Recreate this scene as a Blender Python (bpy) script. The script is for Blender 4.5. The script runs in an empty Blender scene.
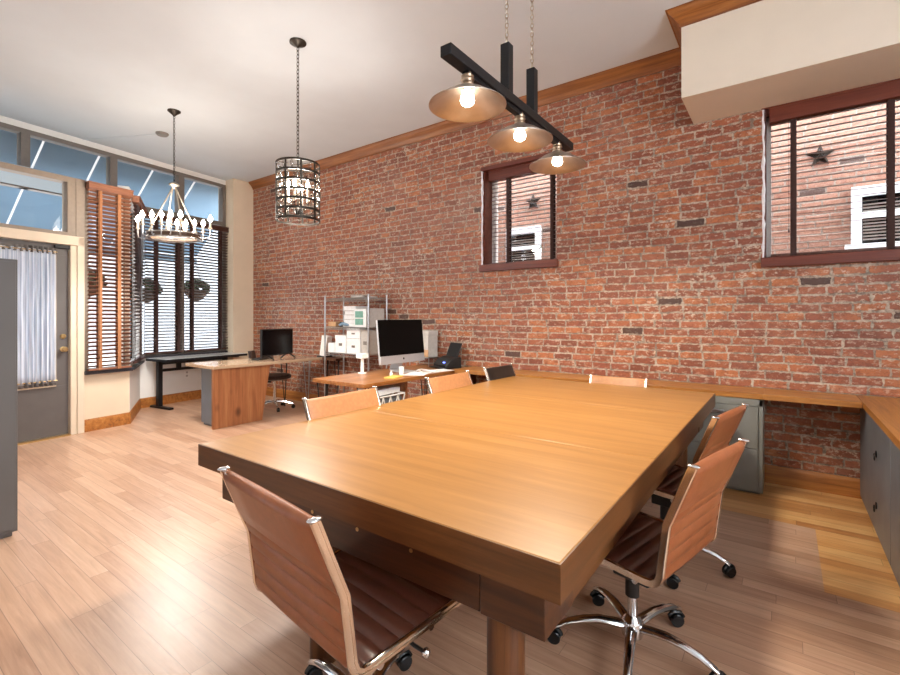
import bpy, bmesh, math, random
from mathutils import Vector, Matrix
random.seed(7)
PI = math.pi
C = bpy.context.scene.collection
R = math.radians

# ------------------------------------------------------------------ materials
def lin(h):
    if not isinstance(h, str):
        return (h[0], h[1], h[2], 1)
    h = h.lstrip('#')
    o = []
    for i in (0, 2, 4):
        v = int(h[i:i+2], 16) / 255
        o.append(v / 12.92 if v <= .04045 else ((v + .055) / 1.055) ** 2.4)
    return (o[0], o[1], o[2], 1)

class NT:
    """small wrapper to write node graphs as expressions"""
    def __init__(self, name):
        self.m = bpy.data.materials.new(name); self.m.use_nodes = True
        self.t = self.m.node_tree; self.n = self.t.nodes; self.l = self.t.links
        self.b = self.n['Principled BSDF']
    def put(self, sock, v):
        if hasattr(v, 'is_output'):
            self.l.new(v, sock)
        elif v is not None:
            sock.default_value = v
    def math(self, op, a, b=None, c=None):
        n = self.n.new('ShaderNodeMath'); n.operation = op
        self.put(n.inputs[0], a); self.put(n.inputs[1], b); self.put(n.inputs[2], c)
        return n.outputs[0]
    def pos(self, obj=False):
        if obj:
            return self.n.new('ShaderNodeTexCoord').outputs['Object']
        return self.n.new('ShaderNodeNewGeometry').outputs['Position']
    def sep(self, v):
        n = self.n.new('ShaderNodeSeparateXYZ'); self.put(n.inputs[0], v); return n.outputs
    def comb(self, x=0., y=0., z=0.):
        n = self.n.new('ShaderNodeCombineXYZ')
        for i, v in enumerate((x, y, z)): self.put(n.inputs[i], v)
        return n.outputs[0]
    def mapping(self, v, scale=(1, 1, 1), loc=(0, 0, 0)):
        n = self.n.new('ShaderNodeMapping'); self.put(n.inputs['Vector'], v)
        n.inputs['Scale'].default_value = scale; n.inputs['Location'].default_value = loc
        return n.outputs[0]
    def noise(self, v, scale=5, detail=3, rough=.5, dist=0.):
        n = self.n.new('ShaderNodeTexNoise'); self.put(n.inputs['Vector'], v)
        n.inputs['Scale'].default_value = scale; n.inputs['Detail'].default_value = detail
        n.inputs['Roughness'].default_value = rough; n.inputs['Distortion'].default_value = dist
        return n.outputs[0]
    def white(self, v):
        n = self.n.new('ShaderNodeTexWhiteNoise'); n.noise_dimensions = '3D'
        self.put(n.inputs['Vector'], v); return n.outputs['Value']
    def ramp(self, f, stops, interp='LINEAR'):
        n = self.n.new('ShaderNodeValToRGB'); self.put(n.inputs[0], f)
        cr = n.color_ramp; cr.interpolation = interp
        while len(cr.elements) < len(stops): cr.elements.new(.5)
        for e, (p, c) in zip(cr.elements, stops):
            e.position = p; e.color = lin(c)
        return n.outputs[0]
    def mix(self, f, a, b, mode='MIX'):
        n = self.n.new('ShaderNodeMix'); n.data_type = 'RGBA'; n.blend_type = mode
        self.put(n.inputs[0], f)
        self.put(n.inputs[6], a if hasattr(a, 'is_output') else lin(a))
        self.put(n.inputs[7], b if hasattr(b, 'is_output') else lin(b))
        return n.outputs[2]
    def smooth(self, x, lo, hi):
        n = self.n.new('ShaderNodeMapRange'); n.interpolation_type = 'SMOOTHSTEP'
        self.put(n.inputs[0], x); n.inputs[1].default_value = lo; n.inputs[2].default_value = hi
        return n.outputs[0]
    def bump(self, h, strength=.5, dist=.01):
        n = self.n.new('ShaderNodeBump'); self.put(n.inputs['Height'], h)
        n.inputs['Strength'].default_value = strength; n.inputs['Distance'].default_value = dist
        self.l.new(n.outputs[0], self.b.inputs['Normal'])
    def set(self, color=None, rough=None, metal=None, spec=None):
        if color is not None: self.put(self.b.inputs['Base Color'], color if hasattr(color, 'is_output') else lin(color))
        if rough is not None: self.put(self.b.inputs['Roughness'], rough)
        if metal is not None: self.put(self.b.inputs['Metallic'], metal)
        if spec is not None: self.put(self.b.inputs['Specular IOR Level'], spec)
        return self.m

def plain(name, col, rough=.5, metal=0., var=.06, scale=30, spec=.5, bump=0.):
    t = NT(name)
    p = t.pos(True)
    f = t.noise(p, scale, 4)
    c = lin(col)
    a = tuple(max(0, v * (1 - var * 2)) for v in c[:3]); b = tuple(min(1, v * (1 + var * 2)) for v in c[:3])
    t.set(t.ramp(f, [(.3, a), (.7, b)]), rough, metal, spec)
    if bump: t.bump(f, bump, .004)
    return t.m

def emit(name, col, s):
    t = NT(name); t.set(col, .3)
    t.b.inputs['Emission Color'].default_value = lin(col); t.b.inputs['Emission Strength'].default_value = s
    return t.m

def wood(name, c1, c2, c3, axis='x', scale=1., rough=.35, obj=True, spec=.5, knots=False, ring=.5, streak=.35):
    t = NT(name)
    p = t.pos(obj)
    lo, hi = .9 * scale, 16 * scale
    sc = {'x': (lo, hi, hi), 'y': (hi, lo, hi), 'z': (hi, hi, lo)}[axis]
    g = t.noise(t.mapping(p, sc), 1.6, 6, .6, ring)
    fine = t.noise(t.mapping(p, tuple(v * 7 for v in sc)), 1.5, 2)
    col = t.ramp(g, [(.28, c1), (.5, c2), (.72, c3)])
    col = t.mix(t.math('MULTIPLY', t.smooth(fine, .5, .75), streak), col, c1)
    if knots:
        vn = t.n.new('ShaderNodeTexVoronoi'); t.put(vn.inputs['Vector'], t.mapping(p, (5, 5, 3.2))); vn.inputs['Scale'].default_value = 1.
        col = t.mix(t.math('MULTIPLY', t.math('SUBTRACT', 1., t.smooth(vn.outputs['Distance'], .08, .3)), .8), col, '#3a1a0c')
    t.set(col, rough, 0, spec)
    t.bump(fine, .08, .002)
    return t.m

def brick(name, stops, mortar, h=.0695, L=.205, smear=.6, rough=.48, vec=None):
    t = NT(name)
    P = t.pos()
    x, y, z = t.sep(P)
    w1 = t.math('SUBTRACT', t.noise(P, 5., 3), .5); w2 = t.math('SUBTRACT', t.noise(t.mapping(P, (1, 1, 1), (9, 3, 5)), 2.2, 3), .5)
    jit = t.math('SUBTRACT', t.noise(P, 30., 3), .5)
    u = t.math('ADD', t.math('ADD', x, y), t.math('ADD', t.math('MULTIPLY', w1, .03), t.math('MULTIPLY', jit, .012)))
    v = t.math('ADD', z, t.math('ADD', t.math('MULTIPLY', w2, .03), t.math('MULTIPLY', jit, .011)))
    rz = t.math('DIVIDE', v, h); row = t.math('FLOOR', rz); fz = t.math('FRACT', rz)
    off = t.math('ADD', t.math('MULTIPLY', t.math('MODULO', row, 2.), .5), t.math('MULTIPLY', t.white(t.comb(row, 3.3, 1.1)), .4))
    Lr = t.math('MULTIPLY', t.math('ADD', .82, t.math('MULTIPLY', t.white(t.comb(row, 8.1, 4.4)), .36)), L)
    ru = t.math('ADD', t.math('DIVIDE', u, Lr), off); colm = t.math('FLOOR', ru); fu = t.math('FRACT', ru)
    rnd = t.white(t.comb(colm, row, .5)); rnd2 = t.white(t.comb(row, colm, 7.5))
    ez = t.math('MULTIPLY', t.math('MINIMUM', fz, t.math('SUBTRACT', 1., fz)), h)
    eu = t.math('MULTIPLY', t.math('MINIMUM', fu, t.math('SUBTRACT', 1., fu)), L)
    e = t.math('MINIMUM', ez, eu)
    big = t.smooth(t.noise(t.mapping(P, (1, 1, 1.), (2, 7, 1)), 1.3, 4, .6), .46, .66)     # badly worn areas
    rag = t.math('MULTIPLY', t.math('SUBTRACT', t.noise(P, 26., 6, .7), .42), t.math('ADD', .020, t.math('MULTIPLY', big, .03)))
    e = t.math('SUBTRACT', e, rag)
    mask = t.smooth(e, .0028, .0085)           # 0 mortar, 1 brick
    area = t.noise(P, 1.1, 3, .6)
    bc = t.ramp(t.math('ADD', t.math('MULTIPLY', rnd, .62), t.math('MULTIPLY', t.math('SUBTRACT', area, .31), 1.)), stops)
    fineN = t.noise(P, 60., 6, .7)
    blot = t.noise(t.mapping(P, (1, 1, 1.8), (3, 1, 6)), 15., 5, .7)
    bc = t.mix(t.math('MULTIPLY', t.smooth(blot, .47, .62), .5), bc, '#6a3a2a')
    bc = t.mix(t.math('MULTIPLY', t.smooth(fineN, .5, .72), .55), bc, '#4a2a20')
    pit = t.smooth(t.noise(t.mapping(P, (1, 1, 1.7), (4, 4, 4)), 19., 6, .75), .535, .61)
    sm = t.math('MULTIPLY', t.math('MULTIPLY', pit, smear), t.math('ADD', .42, t.math('MULTIPLY', big, .58)))
    bc = t.mix(sm, bc, '#d2bda9')
    # washed patches of old mortar
    wash = t.smooth(t.noise(t.mapping(P, (1, 1, 1.2), (1, 1, 8)), .75, 5, .6), .52, .72)
    bc = t.mix(t.math('MULTIPLY', wash, .22), bc, '#c09a88')
    # a few black bricks
    bc = t.mix(t.math('MULTIPLY', t.math('GREATER_THAN', rnd2, .988), .8), bc, '#2a2220')
    mo = t.mix(t.smooth(t.noise(P, 22., 5, .7), .35, .65), mortar, '#75675c')
    t.set(t.mix(mask, mo, bc), rough, 0, .5)
    hgt = t.math('ADD', t.math('MULTIPLY', mask, .8), t.math('MULTIPLY', fineN, .5))
    t.bump(hgt, .75, .008)
    return t.m

def floor_mat():
    t = NT('oak_floor')
    P = t.pos(); x, y, z = t.sep(P)
    w = .083
    ry = t.math('DIVIDE', y, w); row = t.math('FLOOR', ry); fy = t.math('FRACT', ry)
    rr = t.white(t.comb(row, 2.2, .1))
    ln = t.math('ADD', .75, t.math('MULTIPLY', t.white(t.comb(row, 5.2, .7)), .7))
    rx = t.math('ADD', t.math('DIVIDE', x, ln), t.math('MULTIPLY', rr, 9.)); col = t.math('FLOOR', rx); fx = t.math('FRACT', rx)
    rnd = t.white(t.comb(row, col, .3))
    g = t.noise(t.comb(t.math('ADD', t.math('MULTIPLY', x, 1.6), t.math('MULTIPLY', rnd, 40.)), t.math('MULTIPLY', y, 26.), rnd), 1.4, 5, .62, .6)
    base = t.ramp(rnd, [(0, '#ae8366'), (.3, '#bf9678'), (.6, '#cca588'), (.85, '#d9b599'), (1, '#b58a6c')])
    grain = t.ramp(g, [(.25, '#8f6a52'), (.5, '#bb947a'), (.75, '#d6b49c')])
    c = t.mix(.5, base, grain)
    # honey tone on the strip by the counters and right of the table, browner elsewhere
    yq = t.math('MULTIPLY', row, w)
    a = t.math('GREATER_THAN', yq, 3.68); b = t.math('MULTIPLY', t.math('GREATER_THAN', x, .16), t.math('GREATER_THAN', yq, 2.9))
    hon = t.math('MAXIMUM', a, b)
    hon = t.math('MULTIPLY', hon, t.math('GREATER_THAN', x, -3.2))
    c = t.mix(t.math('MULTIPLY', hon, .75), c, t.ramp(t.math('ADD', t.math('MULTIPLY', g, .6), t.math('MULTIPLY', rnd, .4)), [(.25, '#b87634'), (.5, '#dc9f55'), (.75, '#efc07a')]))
    ey = t.math('MULTIPLY', t.math('MINIMUM', fy, t.math('SUBTRACT', 1., fy)), w)
    ex = t.math('MULTIPLY', t.math('MINIMUM', fx, t.math('SUBTRACT', 1., fx)), ln)
    e = t.smooth(t.math('MINIMUM', ey, ex), .0004, .0018)
    c = t.mix(t.math('MULTIPLY', t.math('SUBTRACT', 1., e), .55), c, '#4a2a18')
    t.set(c, t.math('ADD', .3, t.math('MULTIPLY', g, .16)), 0, .6)
    t.b.inputs['Coat Weight'].default_value = .3; t.b.inputs['Coat Roughness'].default_value = .3
    t.bump(t.math('ADD', t.math('MULTIPLY', e, .6), t.math('MULTIPLY', g, .2)), .12, .003)
    return t.m

def glass(name='window_glass', tint='#ffffff', gloss=.12):
    t = NT(name); n, l = t.n, t.l
    tr = n.new('ShaderNodeBsdfTransparent'); tr.inputs[0].default_value = lin(tint)
    gl = n.new('ShaderNodeBsdfGlossy'); gl.inputs['Roughness'].default_value = .02
    mx = n.new('ShaderNodeMixShader'); lw = n.new('ShaderNodeFresnel'); lw.inputs[0].default_value = 1.35
    l.new(lw.outputs[0], mx.inputs[0]); l.new(tr.outputs[0], mx.inputs[1]); l.new(gl.outputs[0], mx.inputs[2])
    l.new(mx.outputs[0], n['Material Output'].inputs[0])
    return t.m

def cloth_mat(name, col, trans=.5, stripe=None):
    t = NT(name); n, l = t.n, t.l
    base = lin(col)
    csrc = None
    if stripe:
        x, y, z = t.sep(t.pos(True))
        f = t.noise(t.comb(t.math('MULTIPLY', y, 60.), 0., 0.), 1., 2)
        csrc = t.mix(t.smooth(f, .4, .6), col, stripe)
        t.set(csrc, .9)
    else:
        t.set(col, .9)
    tl = n.new('ShaderNodeBsdfTranslucent'); tl.inputs[0].default_value = base
    if csrc: l.new(csrc, tl.inputs[0])
    mx = n.new('ShaderNodeMixShader'); mx.inputs[0].default_value = trans
    l.new(t.b.outputs[0], mx.inputs[1]); l.new(tl.outputs[0], mx.inputs[2]); l.new(mx.outputs[0], n['Material Output'].inputs[0])
    return t.m

M = {}
M['brick'] = brick('old_red_brick', [(0, '#683b2c'), (.2, '#814631'), (.4, '#99583a'), (.55, '#8b4c37'), (.7, '#b0693f'), (.85, '#9c5941'), (1, '#c28456')], '#bdab99', smear=.9)
M['brick2'] = brick('pale_pink_brick', [(0, '#8d6552'), (.5, '#9c725f'), (1, '#845a49')], '#94867a', smear=.3)
M['floor'] = floor_mat()
M['ceiling'] = plain('ceiling_paint', '#d0d7dd', .9, 0, .01, 3)
M['beige'] = plain('beige_wall_paint', '#dcc9b0', .85, 0, .015, 4)
M['soffit'] = plain('soffit_cream_paint', '#d6c9b8', .85, 0, .012, 4)
M['white_paint'] = plain('white_wall_paint', '#e8e6e2', .8, 0, .01, 4)
M['cream_trim'] = plain('cream_trim_paint', '#d9c8b2', .5, 0, .02, 6)
M['crown'] = wood('honey_crown_wood', '#663714', '#89501f', '#a06630', 'x', 1., .4, False)
M['base'] = wood('baseboard_wood', '#7a4a24', '#a8692f', '#bd8244', 'x', 1., .4, False)
M['frame_grey'] = plain('taupe_window_metal', '#7b736c', .45, .2, .03)
M['frame_taupe'] = plain('taupe_door_frame', '#8c7d6e', .5, 0, .03)
M['entry_blue'] = plain('pale_blue_grey_paint', '#8c9ba6', .8, 0, .02)
M['door_grey'] = plain('charcoal_door_paint', '#5d5856', .45, 0, .03, 8)
M['dark_sill'] = plain('dark_sill_paint', '#33333a', .4, 0, .05)
M['glass'] = glass()
M['awning'] = cloth_mat('blue_awning_cloth', '#8296a4', .55)
M['white_metal'] = plain('white_metal', '#e9eef2', .4, .1, .02)
M['blind_wood'] = wood('reddish_blind_wood', '#6f4430', '#875842', '#996a50', 'y', 1.5, .4, True)
M['blind_dark'] = wood('dark_blind_wood', '#33190f', '#45241a', '#5a3022', 'y', 1.5, .4, True)
M['blind_brown'] = wood('walnut_blind_wood', '#3c2018', '#553024', '#6a4030', 'x', 1.5, .4, True)
M['valance'] = wood('red_brown_valance_wood', '#4a1f14', '#662c1c', '#783a26', 'x', 1., .45, False)
M['tape'] = plain('dark_brown_ladder_tape', '#3b2622', .9, 0, .1, 90)
M['tape_tan'] = plain('tan_ladder_tape', '#9a6846', .9, 0, .1, 90)
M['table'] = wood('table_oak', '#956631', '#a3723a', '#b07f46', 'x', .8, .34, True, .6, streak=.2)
M['table_shaded'] = wood('table_oak_shaded', '#2f190c', '#452613', '#583318', 'x', 1.1, .35, True)  # darker copies of the same oak: shade on the table's sides put into colour
M['table_shaded_y'] = wood('table_oak_shaded_long', '#4a2c14', '#5f3a1c', '#704725', 'y', 1.1, .35, True)
M['table_shaded_band'] = wood('table_oak_shaded_band', '#4a2c14', '#5f3a1c', '#704725', 'x', 1.1, .35, True)
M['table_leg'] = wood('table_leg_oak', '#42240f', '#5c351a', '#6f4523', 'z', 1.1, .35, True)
M['counter'] = wood('counter_butcher_block', '#7f4c22', '#a46c33', '#be8749', 'x', 1., .35, True)
M['counter_y'] = wood('counter_butcher_block_long', '#7f4c22', '#a46c33', '#be8749', 'y', 1., .35, True)
M['desk_wood'] = wood('knotty_pine_panel', '#7f4c2e', '#9c623c', '#b17b50', 'z', .8, .45, True, .5, True)
M['desk_top'] = wood('desk_top_wood', '#a28569', '#b89c80', '#c8b096', 'y', 1., .15, True)
M['desk_top2'] = wood('work_desk_wood', '#76441f', '#99602f', '#b57c46', 'y', 1., .3, True)
M['dark_wood'] = wood('dark_side_table_wood', '#3c2416', '#553521', '#6b472e', 'x', 1., .4, True)
M['chandelier_wood'] = wood('chandelier_wood', '#3a2a20', '#54402f', '#6a5440', 'x', 2., .5, True)
M['leather_tan'] = plain('tan_leather', '#b07a50', .4, 0, .05, 40, .5, .05)
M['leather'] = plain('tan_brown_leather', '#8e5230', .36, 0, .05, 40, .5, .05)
M['leather_shaded'] = plain('shaded_seat_leather', '#4d2a1e', .3, 0, .06, 40, .5, .05)  # same leather as the backs, with the shade on the seats in its colour
M['leather_black'] = plain('black_leather', '#211b18', .4, 0, .08, 40, .5, .05)
M['leather_dark'] = plain('dark_brown_leather', '#33211b', .45, 0, .08, 40)
M['chrome'] = plain('polished_chrome', '#dfe0e2', .12, 1., .01)
M['brass_chrome'] = plain('polished_rail_metal', '#eadfd0', .14, 1., .01)
M['black'] = plain('black_plastic', '#121314', .4, 0, .05)
M['caster'] = plain('black_caster_plastic', '#0f1418', .25, 0, .05)
M['black_metal'] = plain('black_metal', '#17171a', .45, .3, .08)
M['bronze'] = plain('oil_rubbed_bronze', '#3a342e', .45, .7, .1)
M['iron'] = plain('dark_iron', '#2d2823', .5, .6, .1)
M['silver'] = plain('brushed_silver', '#b9b9ba', .3, 1., .03)
M['alu'] = plain('silver_aluminium', '#c8cacd', .35, .6, .01)
M['shade'] = plain('antique_nickel_shade', '#bdb0a4', .36, .9, .05, 12)
M['shade_neck'] = plain('aged_nickel_neck', '#a8937d', .35, .9, .08, 20)
M['nickel'] = plain('brushed_nickel', '#b5aa9a', .3, .9, .05)
M['bulb'] = emit('warm_lit_bulb', '#fff0dc', 9)
M['bulb_hot'] = emit('bright_lit_bulb', '#fff0dc', 40)
M['candle'] = plain('candle_sleeve', '#d8cbb8', .6, 0, .04)
M['crystal'] = glass('clear_crystal', '#f4f2ef')
M['crystal_bead'] = plain('crystal_bead', '#e8e2da', .08, .35, .1, 60)
M['steel_grey'] = plain('grey_steel_cabinet', '#63666a', .42, .25, .03, 6)
M['steel_green'] = plain('grey_green_steel', '#7f7d76', .42, .2, .03, 6)
M['steel_dark'] = plain('dark_grey_steel', '#70747a', .4, .3, .08, 5)
M['locker'] = plain('charcoal_locker_paint', '#5a5756', .5, 0, .02, 4)
M['file_blue'] = plain('blue_grey_cabinet', '#6d7a88', .45, .1, .03, 6)
M['screen'] = plain('dark_screen_glass', '#05070b', .2, 0, .05, 3, .25)
M['screen2'] = plain('black_screen_glass', '#030405', .4, 0, .05, 3, .12)
M['paper'] = plain('white_paper', '#f1efec', .8, 0, .02)
M['white_box'] = plain('white_carton', '#e6e6e6', .75, 0, .03)
M['grey_box'] = plain('grey_carton', '#b9b4ae', .8, 0, .04)
M['tan_box'] = plain('tan_carton', '#b8926c', .8, 0, .05)
M['green'] = plain('green_print', '#6f9f90', .6, 0, .08)
M['blue'] = plain('blue_print', '#7a93a8', .6, 0, .1)
M['blue_led'] = emit('blue_display', '#6f86ff', 1.2)
M['yellow'] = plain('yellow_notepad', '#d8b45a', .8, 0, .05)
M['white_plastic'] = plain('white_plastic', '#eceae6', .4, 0, .02)
M['desk_white'] = plain('pale_laminate', '#e2e6e8', .1, 0, .03, 8)
M['leaf'] = plain('dark_leaves', '#2c3a20', .7, 0, .3, 14)
M['basket'] = plain('dark_coir_basket', '#3c2a1e', .9, 0, .2, 30)
M['pale_stone'] = plain('pale_stone', '#77797c', .9, 0, .06, 1.5)
M['pave'] = plain('pale_pavement', '#9c9a96', .9, 0, .05, 2)
M['curtain'] = cloth_mat('pale_blue_curtain_cloth', '#eceff5', .5, '#b4bdce')
M['brass'] = plain('satin_brass', '#c6a978', .3, .9, .03)
M['plaster'] = plain('white_caulk', '#e6e4e8', .9, 0, .05)

# ------------------------------------------------------------------ mesh builder
class MB:
    def __init__(self): self.bm = bmesh.new()
    def _x(self, vs, mat):
        if mat is not None: bmesh.ops.transform(self.bm, matrix=mat, verts=vs)
    def box(self, a, b, mat=None):
        x0, x1 = sorted((a[0], b[0])); y0, y1 = sorted((a[1], b[1])); z0, z1 = sorted((a[2], b[2]))
        v = [self.bm.verts.new(p) for p in ((x0, y0, z0), (x1, y0, z0), (x1, y1, z0), (x0, y1, z0), (x0, y0, z1), (x1, y0, z1), (x1, y1, z1), (x0, y1, z1))]
        for f in ((3, 2, 1, 0), (4, 5, 6, 7), (0, 1, 5, 4), (1, 2, 6, 5), (2, 3, 7, 6), (3, 0, 4, 7)):
            self.bm.faces.new([v[i] for i in f])
        self._x(v, mat); return self
    def cbox(self, c, s, mat=None):
        return self.box([c[i] - s[i] / 2 for i in range(3)], [c[i] + s[i] / 2 for i in range(3)], mat)
    def ring_loft(self, rings, caps=True, closed=False):
        rv = [[self.bm.verts.new(p) for p in r] for r in rings]
        n = len(rv[0]); m = len(rv)
        for i in range(m if closed else m - 1):
            a, b = rv[i], rv[(i + 1) % m]
            for j in range(n):
                self.bm.faces.new((a[j], a[(j + 1) % n], b[(j + 1) % n], b[j]))
        if caps and not closed:
            self.bm.faces.new(list(reversed(rv[0]))); self.bm.faces.new(rv[-1])
        return [v for r in rv for v in r]
    def tube(self, path, r, n=8, closed=False, flat=None, mat=None):
        pts = [Vector(p) for p in path]; m = len(pts)
        rs = r if isinstance(r, (list, tuple)) else [r] * m
        rings = []; prev = None
        for i, p in enumerate(pts):
            if closed: t = (pts[(i + 1) % m] - pts[i - 1]).normalized()
            else: t = (pts[min(i + 1, m - 1)] - pts[max(i - 1, 0)]).normalized()
            if prev is None:
                up = Vector((0, 0, 1)) if abs(t.z) < .9 else Vector((1, 0, 0))
                a = t.cross(up).normalized()
            else:
                a = (prev - t * prev.dot(t)).normalized()
            prev = a; b = t.cross(a)
            k = flat if flat else 1
            rings.append([p + (a * math.cos(q) + b * math.sin(q) * k) * rs[i] for q in [2 * PI * j / n for j in range(n)]])
        vs = self.ring_loft(rings, True, closed); self._x(vs, mat); return self
    def cyl(self, a, b, r, n=16, r2=None):
        return self.tube([a, b], [r, r if r2 is None else r2], n)
    def lathe(self, prof, n=24, mat=None, closed=False):
        rings = [[(max(r, 1e-4) * math.cos(q), max(r, 1e-4) * math.sin(q), z) for q in [2 * PI * j / n for j in range(n)]] for r, z in prof]
        vs = self.ring_loft(rings, True, closed); self._x(vs, mat); return self
    def prism(self, poly, z0, z1, mat=None):
        a = [self.bm.verts.new((p[0], p[1], z0)) for p in poly]; b = [self.bm.verts.new((p[0], p[1], z1)) for p in poly]
        n = len(poly)
        self.bm.faces.new(list(reversed(a))); self.bm.faces.new(b)
        for i in range(n): self.bm.faces.new((a[i], a[(i + 1) % n], b[(i + 1) % n], b[i]))
        self._x(a + b, mat); return self
    def sphere(self, c, s, u=14, v=9, mat=None):
        s = s if isinstance(s, (list, tuple)) else (s, s, s)
        r = bmesh.ops.create_uvsphere(self.bm, u_segments=u, v_segments=v, radius=1)['verts']
        bmesh.ops.transform(self.bm, matrix=Matrix.Translation(c) @ Matrix.Diagonal((*s, 1)), verts=r)
        self._x(r, mat); return self
    def build(self, name, mat, parent=None, bevel=0, smooth=True, mats=None, loc=None, rz=0):
        bm = self.bm
        bmesh.ops.recalc_face_normals(bm, faces=bm.faces)
        if smooth:
            for f in bm.faces: f.smooth = True
            for e in bm.edges:
                if len(e.link_faces) == 2 and e.calc_face_angle(0) > R(38): e.smooth = False
        me = bpy.data.meshes.new(name); bm.to_mesh(me); bm.free()
        o = bpy.data.objects.new(name, me); C.objects.link(o)
        me.materials.append(M[mat] if isinstance(mat, str) else mat)
        if parent: o.parent = parent
        if loc: o.location = loc
        if rz: o.rotation_euler.z = rz
        if bevel:
            b = o.modifiers.new('bevel', 'BEVEL'); b.width = bevel; b.segments = 2; b.limit_method = 'ANGLE'; b.angle_limit = R(50)
        return o

def thing(name, label, cat, loc=(0, 0, 0), rz=0, group=None):
    o = bpy.data.objects.new(name, None); C.objects.link(o)
    o.empty_display_size = .1
    o.location = loc; o.rotation_euler.z = rz
    return tag(o, label, cat, group)
def tag(o, label, cat, group=None):
    o['label'] = label; o['category'] = cat
    if group: o['group'] = group
    return o
def struct(o):
    o['kind'] = 'structure'; return o
def copy_tree(o, parent=None):
    c = o.copy(); C.objects.link(c)
    if parent: c.parent = parent
    for ch in list(o.children): copy_tree(ch, c)
    return c
def down_spot(parent, loc, energy, col=(1, .9, .74), r=.12):  # downlight of the bar shades; elsewhere an added fill light
    l = bpy.data.lights.new('shade_or_fill_spot', 'SPOT'); l.energy = energy; l.color = col; l.shadow_soft_size = r; l.spot_size = R(160); l.spot_blend = .6
    o = bpy.data.objects.new('shade_or_fill_spot', l); C.objects.link(o); o.parent = parent; o.location = loc
    return o
def lamp(parent, loc, energy, col=(1, .85, .65), r=.03):
    l = bpy.data.lights.new('bulb_light', 'POINT'); l.energy = energy; l.color = col; l.shadow_soft_size = r
    o = bpy.data.objects.new('bulb_light', l); C.objects.link(o); o.parent = parent; o.location = loc
    return o
def chain(mb, p0, p1, link=.036, r=.0028, w=.010):
    p0, p1 = Vector(p0), Vector(p1); n = max(2, int((p1 - p0).length / (link * .78)))
    for i in range(n):
        c = p0.lerp(p1, (i + .5) / n); d = Vector((1, 0, 0)) if i % 2 else Vector((0, 1, 0)); h = link / 2
        pts = []
        for k in range(10):
            a = 2 * PI * k / 10
            pts.append(c + d * (w * math.cos(a)) + Vector((0, 0, 1)) * (h * math.sin(a)))
        mb.tube(pts, r, 5, True)
    return mb

# ------------------------------------------------------------------ camera
FPX, YAW, HY, CAMZ = 460., R(36.0), 317., 1.35
cd = bpy.data.cameras.new('camera'); cam = bpy.data.objects.new('camera', cd); C.objects.link(cam)
cam.location = (0, 0, CAMZ); cam.rotation_euler = (PI / 2, 0, YAW)
cd.sensor_width = 36; cd.lens = 36 * FPX / 900; cd.shift_y = -(337.5 - HY) / 900
cd.clip_start = .05
bpy.context.scene.camera = cam

# ------------------------------------------------------------------ setting
CEIL = 3.73; WY = 4.57; XR = 2.6; YB = -3.2
TH = R(8)
FO = Vector((-7.9, 4.22, 0)); GO = Vector((-6.617, 1.698, 0))
def frame(o, th=TH): return Matrix.Translation(o) @ Matrix.Rotation(th, 4, 'Z')
FM, GM = frame(FO), frame(GO)
P1 = GM @ Vector((0, .63, 0)); P2 = FM @ Vector((0, -1.43, 0))
dv = (P2 - P1); DL = dv.length; DT = math.atan2(-dv.x, dv.y); DM = frame(P1, DT)

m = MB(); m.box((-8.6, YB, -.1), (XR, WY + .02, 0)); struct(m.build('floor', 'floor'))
m = MB(); m.box((-8.6, YB, CEIL), (XR, WY + .4, CEIL + .12)); struct(m.build('ceiling', 'ceiling'))
# brick wall with its two window openings
W1 = (-2.858, -1.93, 1.95, 3.06); W2 = (-.14, 1.30, 1.83, 3.06)
m = MB(); y0, y1 = WY, WY + .34
xs = [-8.3, W1[0], W1[1], W2[0], W2[1], XR]
for i in range(5):
    win = W1 if i == 1 else W2 if i == 3 else None
    if win is None: m.box((xs[i], y0, 0), (xs[i+1], y1, CEIL))
    else:
        m.box((xs[i], y0, 0), (xs[i+1], y1, win[2])); m.box((xs[i], y0, win[3]), (xs[i+1], y1, CEIL))
struct(m.build('wall_right', 'brick', smooth=False))
# unseen half of the room behind the camera: white walls; openings added in the side wall to let daylight in
m = MB(); m.box((-6.4, YB - .15, 0), (XR, YB, CEIL)); struct(m.build('wall_rear', 'white_paint'))
m = MB(); m.box((XR, YB, 0), (XR + .15, WY, 1.25)); m.box((XR, YB, 3.3), (XR + .15, WY, CEIL))
for y, e in ((YB, -1.2), (-.2, .3), (2.0, WY)): m.box((XR, y, 1.2), (XR + .15, e, 3.35))
struct(m.build('wall_side', 'white_paint'))
# pier in the corner
m = MB(); m.box((-8.15, 4.2, 0), (-7.65, WY + .02, CEIL)); struct(m.build('wall_corner', 'beige'))
# soffit box above the right window
m = MB(); m.box((-.65, 3.97, 3.06), (XR, WY, CEIL)); struct(m.build('wall_soffit', 'soffit'))
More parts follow.
